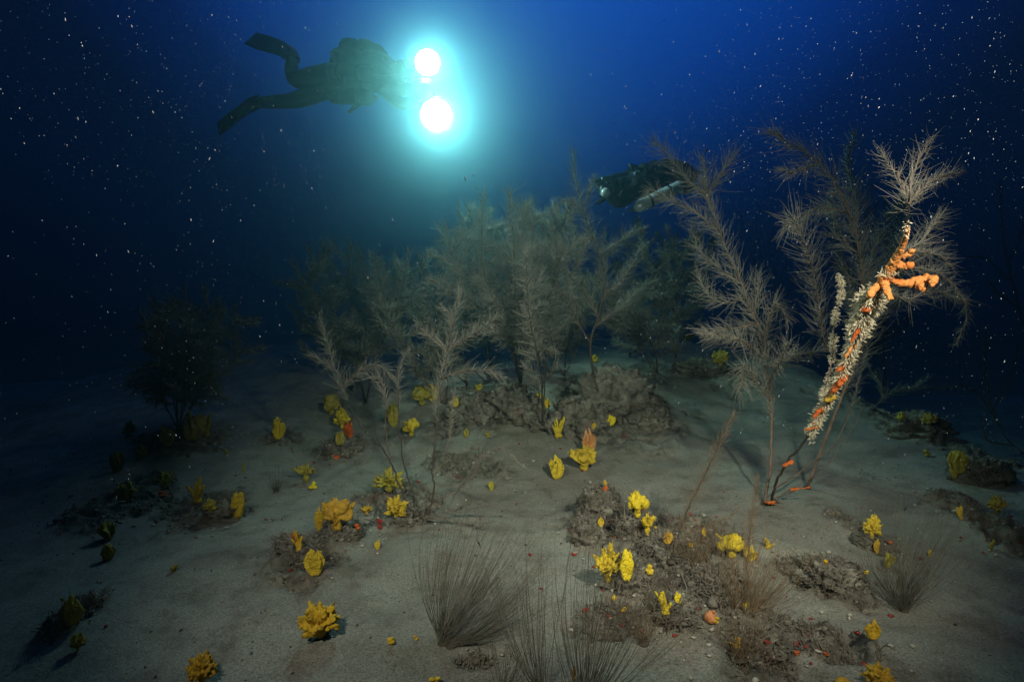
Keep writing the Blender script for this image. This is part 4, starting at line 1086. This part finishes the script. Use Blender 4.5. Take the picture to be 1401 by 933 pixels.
# ------------------------------------------------------------------ DIVERS
def hand(wrist, direction, palm_n, size=.18, closed=.9, name='glove', parent=None):
    """gloved hand: palm and five separate curled fingers"""
    d = unit(np.array(direction, float)); n_ = unit(np.array(palm_n, float) - d * np.dot(palm_n, d)); s_ = np.cross(d, n_)
    w = np.array(wrist, float); nodes, edges, rad = [w, w + d * size * .24, w + d * size * .48], [(0, 1), (1, 2)], [.030, (.040, .018), (.040, .016)]
    for i, (off, ln) in enumerate(((-.030, .34), (-.010, .40), (.011, .38), (.031, .30))):
        p = w + d * size * .46 + s_ * off; q = 2; a = .25 * closed
        for j in range(3):
            p = p + (d * math.cos(a) - n_ * math.sin(a)) * size * ln * (.42, .33, .25)[j]; a += closed * .75
            nodes.append(p.copy()); rad.append(.011 - .0015 * j); edges.append((q, len(nodes) - 1)); q = len(nodes) - 1
    p = w + d * size * .14 - s_ * .034; q = 1; dr = unit(d * .7 - s_ * .75 - n_ * .25 * closed)
    for j in range(2):
        p = p + dr * size * .19; dr = unit(dr + d * .4 - n_ * .35 * closed); nodes.append(p.copy()); rad.append(.013 - .002 * j); edges.append((q, len(nodes) - 1)); q = len(nodes) - 1
    return add(name, skin(nodes, edges, rad, 1, name), M['suit'], parent)
def fin(path, wid, thk, normal, parent):
    """swim fin: foot pocket widening to a ribbed blade"""
    P = catmull(path, 5); n_ = len(P); w = np.interp(np.linspace(0, 1, n_), np.linspace(0, 1, len(wid)), wid); t = np.interp(np.linspace(0, 1, n_), np.linspace(0, 1, len(thk)), thk)
    T = unit(np.gradient(P, axis=0)); N = unit(np.array(normal) - T * (T @ np.array(normal))[:, None]); S = np.cross(T, N)
    V, F = [], []; m = 12
    for k in range(n_):
        for j in range(m):
            a = 2 * math.pi * j / m; c, s = math.cos(a), math.sin(a)
            V.append(P[k] + S[k] * w[k] * np.sign(c) * abs(c) ** .6 + N[k] * t[k] * s * (1 + .5 * (abs(c) > .8)))
    for k in range(n_ - 1):
        for j in range(m): F.append((k * m + j, k * m + (j + 1) % m, (k + 1) * m + (j + 1) % m, (k + 1) * m + j))
    F.append(tuple(range(m - 1, -1, -1))); F.append(tuple((n_ - 1) * m + j for j in range(m)))
    o = add('fin', make_mesh('fin', V, F), M['rubber'], parent)
    for sd in (-1, 1):
        q = P[n_ // 3:] + S[n_ // 3:] * (w[n_ // 3:] * sd * .92)[:, None]
        add('side_rail', make_mesh('side_rail', *tube1(q, np.linspace(.012, .006, len(q)), 6)), M['rubber'], o)
def cylinder_tank(A, B, r_, mk, parent, name='air_tank'):
    A, B = np.array(A), np.array(B); d = B - A
    prof = [(0, .25), (.015, .7), (.05, .98), (.09, 1.0), (.86, 1.0), (.92, .93), (.96, .7), (.985, .42), (1.0, .26)]
    V, F = tube1([A + d * t for t, _ in prof], [r_ * q for _, q in prof], 20)
    o = add(name, make_mesh(name, V, F), M[mk], parent)
    V, F = tube1([B, B + d * .05, B + d * .09], [r_ * .22, r_ * .26, r_ * .2], 10)
    add('valve', make_mesh('valve', V, F), M['pale_gear'], o)
    s = unit(np.cross(d, [0, 0, 1.0]))
    V, F = tube1([B + d * .055 - s * r_ * .3, B + d * .055 + s * r_ * .75], [r_ * .13, r_ * .16], 8)
    add('valve_knob', make_mesh('valve_knob', V, F), M['rubber'], o)
    for t in (.28, .68):
        V, F = tube1([A + d * (t - .02), A + d * (t + .02)], [r_ * 1.05, r_ * 1.05], 20)
        add('band', make_mesh('band', V, F), M['rubber'], o)
    return o
def head_gear(head, face, up, parent):
    f = unit(np.array(face, float)); u = unit(np.array(up, float) - f * np.dot(up, f)); s = np.cross(f, u); c = np.array(head)
    m = [c + f * .085 + u * .03 + s * x for x in (-.075, 0, .075)]
    V, F = ico((0, 0, 0), 1, 3); V = np.sign(V) * np.abs(V) ** .7
    W_ = c + f * .098 + u * .028 + V[:, :1] * f * .030 + V[:, 1:2] * s * .078 + V[:, 2:] * u * .045
    mk_ = add('mask', make_mesh('mask', W_, np.array(F)), M['rubber'], parent)
    for sd in (-1, 1):
        W_ = c + f * .124 + u * .030 + s * sd * .037 + V[:, :1] * f * .008 + V[:, 1:2] * s * .030 + V[:, 2:] * u * .030
        add('lens', make_mesh('lens', W_, np.array(F)), M['glass'], mk_)
    W_ = c + f * .105 - u * .055 + V[:, :1] * f * .04 + V[:, 1:2] * s * .038 + V[:, 2:] * u * .032
    add('regulator', make_mesh('regulator', W_, np.array(F)), M['housing'], parent)
    P = catmull([c + f * .11 - u * .06 + s * .035, c + s * .20 - u * .08 - f * .02, c - f * .22 + s * .14 + u * .03, c - f * .38 + s * .05 + u * .14], 6)
    add('hose', make_mesh('hose', *tube1(P, np.full(len(P), .013), 7)), M['rubber'], parent)

def diver_one():
    A = lambda px, py, Y: at(px, py, Y)
    root = empty('person', A(450, 110, 5.15), 'diver in black swimming above the corals at upper left, holding two dazzling lamps', 'person', 'divers')
    nd = [A(450, 110, 5.15), A(485, 109, 5.05), A(515, 107, 4.95), A(536, 102, 4.88), A(550, 99, 4.84), A(560, 97, 4.82),
          A(446, 103, 5.08), A(424, 106, 5.06), A(402, 112, 5.08), A(399, 95, 5.2), A(398, 80, 5.3),
          A(445, 119, 5.22), A(425, 130, 5.22), A(405, 138, 5.2), A(378, 140, 5.24), A(352, 141, 5.28),
          A(522, 98, 4.83), A(538, 112, 4.72), A(546, 124, 4.66), A(560, 122, 4.60), A(570, 121, 4.57),
          A(522, 116, 5.04), A(536, 132, 4.94), A(546, 142, 4.86), A(562, 142, 4.76), A(574, 140, 4.70)]
    ed = [(0, 1), (1, 2), (2, 3), (3, 4), (4, 5), (0, 6), (6, 7), (7, 8), (8, 9), (9, 10), (0, 11), (11, 12), (12, 13), (13, 14), (14, 15),
          (2, 16), (16, 17), (17, 18), (18, 19), (19, 20), (2, 21), (21, 22), (22, 23), (23, 24), (24, 25)]
    rd = [.135, .14, .155, .075, .105, .08, .105, .09, .068, .062, .045, .105, .09, .068, .06, .045, .08, .06, .052, .045, .034, .08, .06, .052, .045, .034]
    add('body', skin(nd, ed, rd, 2, 'body'), M['suit'], root)
    head_gear(A(553, 98.5, 4.83), (.75, -.55, .1), (-.1, 0, 1), root)
    hand(nd[20], nd[20] - nd[19], (0, .4, 1), parent=root)
    hand(nd[25], nd[25] - nd[24], (0, .4, 1), parent=root)
    fin([A(403, 84, 5.28), A(397, 75, 5.3), A(384, 67, 5.33), A(364, 60, 5.38), A(343, 53, 5.42)], (.05, .058, .065, .088, .098, .085), (.045, .045, .03, .014, .010, .006), (.15, -.8, .45), root)
    fin([A(356, 139, 5.27), A(345, 143, 5.29), A(331, 152, 5.32), A(314, 165, 5.36), A(299, 177, 5.4)], (.05, .058, .062, .072, .082, .075), (.045, .045, .03, .014, .010, .006), (.35, -.7, .5), root)
    # pack on the back: two cylinders under a padded hump
    parts = []
    r = np.random.default_rng(2)
    for px, py, rx, rz in ((470, 84, .10, .10), (484, 78, .13, .13), (500, 78, .14, .13), (514, 84, .11, .12), (490, 92, .17, .09), (508, 95, .13, .09), (465, 90, .07, .06)):
        parts.append(ico(A(px, py, 5.02), (rx, .13, rz), 3))
    V, F = join(parts); me = remesh(V, F, .014, .018, 22, 4, 'pack', 2)
    pk = add('pack', me, M['pack'], root)
    add('handle', make_mesh('handle', *tube1(catmull([A(480, 62, 5.0), A(484, 58, 5.0), A(489, 62, 5.0)], 6), np.full(13, .012), 6)), M['rubber'], pk)
    cylinder_tank(A(452, 131, 4.98), A(512, 134, 4.86), .062, 'pack', root)
    cylinder_tank(A(447, 96, 4.9), A(512, 102, 4.8), .055, 'pale_gear', root)
    for pts in ([(500, 72), (522, 74), (538, 86), (552, 104)], [(505, 90), (528, 88), (546, 98), (556, 110)], [(490, 140), (482, 150), (478, 153), (492, 142)]):
        P = catmull([A(px, py, 4.86 - .02 * i) for i, (px, py) in enumerate(pts)], 6)
        add('hose', make_mesh('hose', *tube1(P, np.full(len(P), .016), 7)), M['rubber'], root)
    # belt straps
    for px in (468, 492):
        P = catmull([A(px, 96, 4.9), A(px + 3, 110, 4.84), A(px + 2, 126, 4.9)], 6)
        add('strap', make_mesh('strap', *tube1(P, np.full(len(P), .022), 6)), M['pack'], root)
    # camera rig held in both hands, two lamp heads on arms
    rig = empty('camera_rig', A(578, 124, 4.58), 'black underwater camera rig with two glaring lamps held out by the upper diver', 'camera')
    V, F = ico((0, 0, 0), 1, 3); V = np.sign(V) * np.abs(V) ** .55
    hs = add('housing', make_mesh('housing', V * np.array([.085, .07, .075]) + A(580, 124, 4.56), np.array(F)), M['housing'], rig)
    pt, f_ = tube1([A(580, 124, 4.50), A(580, 124, 4.44), A(580, 124, 4.42)], [.05, .062, .05], 16)
    add('port', make_mesh('port', pt, f_), M['housing'], hs)
    for (x0, y0, x1, y1) in ((578, 114, 584, 90), (584, 132, 596, 152)):
        P = catmull([A(x0, y0, 4.56), A((x0 + x1) / 2 + 6, (y0 + y1) / 2, 4.56), A(x1, y1, 4.54)], 6)
        add('arm', make_mesh('arm', *tube1(P, np.full(len(P), .014), 7)), M['housing'], rig)
    for (px, py, rr, pw, tg) in ((585, 86, .094, L1, (1.25, 3.2, .65)), (597, 158, .120, L2, (1.3, 3.2, .55))):
        c = A(px, py, 4.50); d = unit(np.array([.15, .3, .8]) - c)
        V, F = tube1([c - d * .12, c - d * .10, c - d * .05, c - d * .012, c + d * .004, c + d * .004], [rr * .6, rr * .85, rr * .8, rr * .98, rr * 1.08, rr * .96], 20)
        h_ = add('lamp_head', make_mesh('lamp_head', V, F), M['housing'], rig)
        V, F = tube1([c + d * .002, c + d * .008], [rr * .93, rr * .90], 24)
        add('lens', make_mesh('lens', V, F, smooth=False), M['lens'], h_)
        lp = lamp('dive_lamp', 'SPOT', c + d * .02, tg, pw, (.64, 1.0, .86), spot_size=R(132), spot_blend=.9, shadow_soft_size=.05)
L1, L2 = 76, 134
diver_one()

def diver_two():
    A = lambda px, py, Y: at(px, py, Y)
    root = empty('person', A(905, 250, 4.75), 'second diver in black, half hidden behind coral plumes, with a shiny cylinder slung below', 'person', 'divers')
    nd = [A(922, 240, 4.85), A(898, 245, 4.78), A(872, 250, 4.7), A(856, 255, 4.64), A(845, 258, 4.6), A(838, 259, 4.57),
          A(930, 236, 4.86), A(938, 240, 5.05), A(944, 244, 5.26), A(944, 240, 5.5), A(942, 236, 5.7),
          A(930, 246, 5.0), A(936, 252, 5.2), A(940, 256, 5.4), A(940, 254, 5.62), A(938, 252, 5.82),
          A(870, 258, 4.6), A(856, 272, 4.52), A(845, 279, 4.46), A(836, 270, 4.42), A(830, 262, 4.40),
          A(868, 243, 4.82), A(852, 246, 4.74), A(842, 246, 4.66), A(835, 248, 4.56), A(830, 250, 4.50)]
    ed = [(0, 1), (1, 2), (2, 3), (3, 4), (4, 5), (0, 6), (6, 7), (7, 8), (8, 9), (9, 10), (0, 11), (11, 12), (12, 13), (13, 14), (14, 15),
          (2, 16), (16, 17), (17, 18), (18, 19), (19, 20), (2, 21), (21, 22), (22, 23), (23, 24), (24, 25)]
    rd = [.13, .135, .14, .075, .10, .08, .10, .088, .068, .06, .045, .10, .088, .068, .06, .045, .075, .058, .05, .044, .034, .075, .058, .05, .044, .034]
    add('body', skin(nd, ed, rd, 2, 'body'), M['suit'], root)
    head_gear(A(843, 258.5, 4.59), (-.75, -.6, -.05), (0, 0, 1), root)
    hand(nd[20], nd[20] - nd[19], (.3, .3, 1), parent=root)
    hand(nd[25], nd[25] - nd[24], (.3, .3, 1), parent=root)
    fin([A(942, 236, 5.68), A(944, 234, 5.8), A(948, 232, 6.0), A(952, 231, 6.2)], (.05, .06, .085, .095, .08), (.045, .035, .014, .01, .006), (0, -.8, .5), root)
    fin([A(938, 252, 5.8), A(940, 251, 5.92), A(944, 250, 6.1), A(948, 250, 6.3)], (.05, .06, .085, .095, .08), (.045, .035, .014, .01, .006), (0, -.8, .5), root)
    cylinder_tank(A(934, 254, 4.50), A(867, 286, 4.42), .047, 'steel', root)
    cylinder_tank(A(918, 238, 4.72), A(872, 238, 4.62), .07, 'pack', root)
    V, F = join([ico(A(px, py, 4.78), (rx, .10, rz), 3) for px, py, rx, rz in ((882, 238, .10, .07), (896, 234, .11, .08), (908, 232, .10, .075), (868, 243, .07, .05))])
    add('pack', remesh(V, F, .013, .014, 24, 6, 'pack', 2), M['pack'], root)
    for pts in ([(866, 234), (862, 226), (868, 228), (876, 232)], [(858, 262), (872, 268), (880, 276), (870, 284)]):
        P = catmull([A(px, py, 4.58) for px, py in pts], 6)
        add('hose', make_mesh('hose', *tube1(P, np.full(len(P), .012), 6)), M['rubber'], root)
    cam_ = empty('camera_rig', A(829, 256, 4.40), 'small black camera with a pale round port held by the half hidden diver', 'camera')
    V, F = ico((0, 0, 0), 1, 3); V = np.sign(V) * np.abs(V) ** .55
    hs = add('housing', make_mesh('housing', V * np.array([.05, .05, .045]) + A(829, 262, 4.36), np.array(F)), M['housing'], cam_)
    pt, f_ = tube1([A(829, 264, 4.32), A(828.5, 264, 4.28), A(828, 264, 4.265)], [.032, .034, .02], 14)
    add('port', make_mesh('port', pt, f_), M['glass'], hs)
    top = add('viewfinder', make_mesh('viewfinder', V * np.array([.045, .035, .028]) + A(830, 247, 4.38), np.array(F)), M['housing'], cam_)
diver_two()

# ------------------------------------------------------------------ marine snow drifting in the water (nobody could count it)
def snow(name, n_, lo, hi, rmin, rmax, stretch):
    r = np.random.default_rng(n_)
    p = r.uniform(lo, hi, (n_, 3)); p = p[p[:, 2] > H(p[:, 0], p[:, 1]) + .02]; n_ = len(p)
    O = np.array([(1, 0, 0), (-1, 0, 0), (0, 1, 0), (0, -1, 0), (0, 0, 1.), (0, 0, -1)])
    Fo = np.array([(0, 2, 4), (2, 1, 4), (1, 3, 4), (3, 0, 4), (2, 0, 5), (1, 2, 5), (3, 1, 5), (0, 3, 5)])
    rad = rmin * (rmax / rmin) ** (r.random(n_) ** 3)
    ax = unit(np.stack([.35 * np.sign(p[:, 0]) + r.normal(0, .25, n_), r.normal(0, .3, n_), np.ones(n_)], 1))
    sx = unit(np.cross(ax, r.normal(0, 1, (n_, 3)))); sy = np.cross(ax, sx)
    st = r.uniform(1.0, stretch, n_)
    V = p[:, None] + rad[:, None, None] * (O[None, :, :1] * sx[:, None] + O[None, :, 1:2] * sy[:, None] * .8 + O[None, :, 2:] * ax[:, None] * st[:, None, None])
    F = (Fo[None] + (np.arange(n_) * 6)[:, None, None]).reshape(-1, 3)
    setp(add(name, make_mesh(name, V.reshape(-1, 3), F), M['snow']), kind='stuff')
snow('marine_snow', 40000, (-2.4, .52, .45), (2.4, 3.2, 2.5), .00024, .0009, 5.0)
snow('corner_glow_specks', 5000, (-1.5, .55, 1.0), (-.28, 1.5, 1.9), .00016, .0006, 5.0)  # extra flakes added by the left flash to build a whitish corner glow
snow('corner_glow_specks', 5001, (.28, .55, 1.0), (1.5, 1.5, 1.9), .00016, .0006, 5.0)  # the same added glow flakes by the right flash
#END
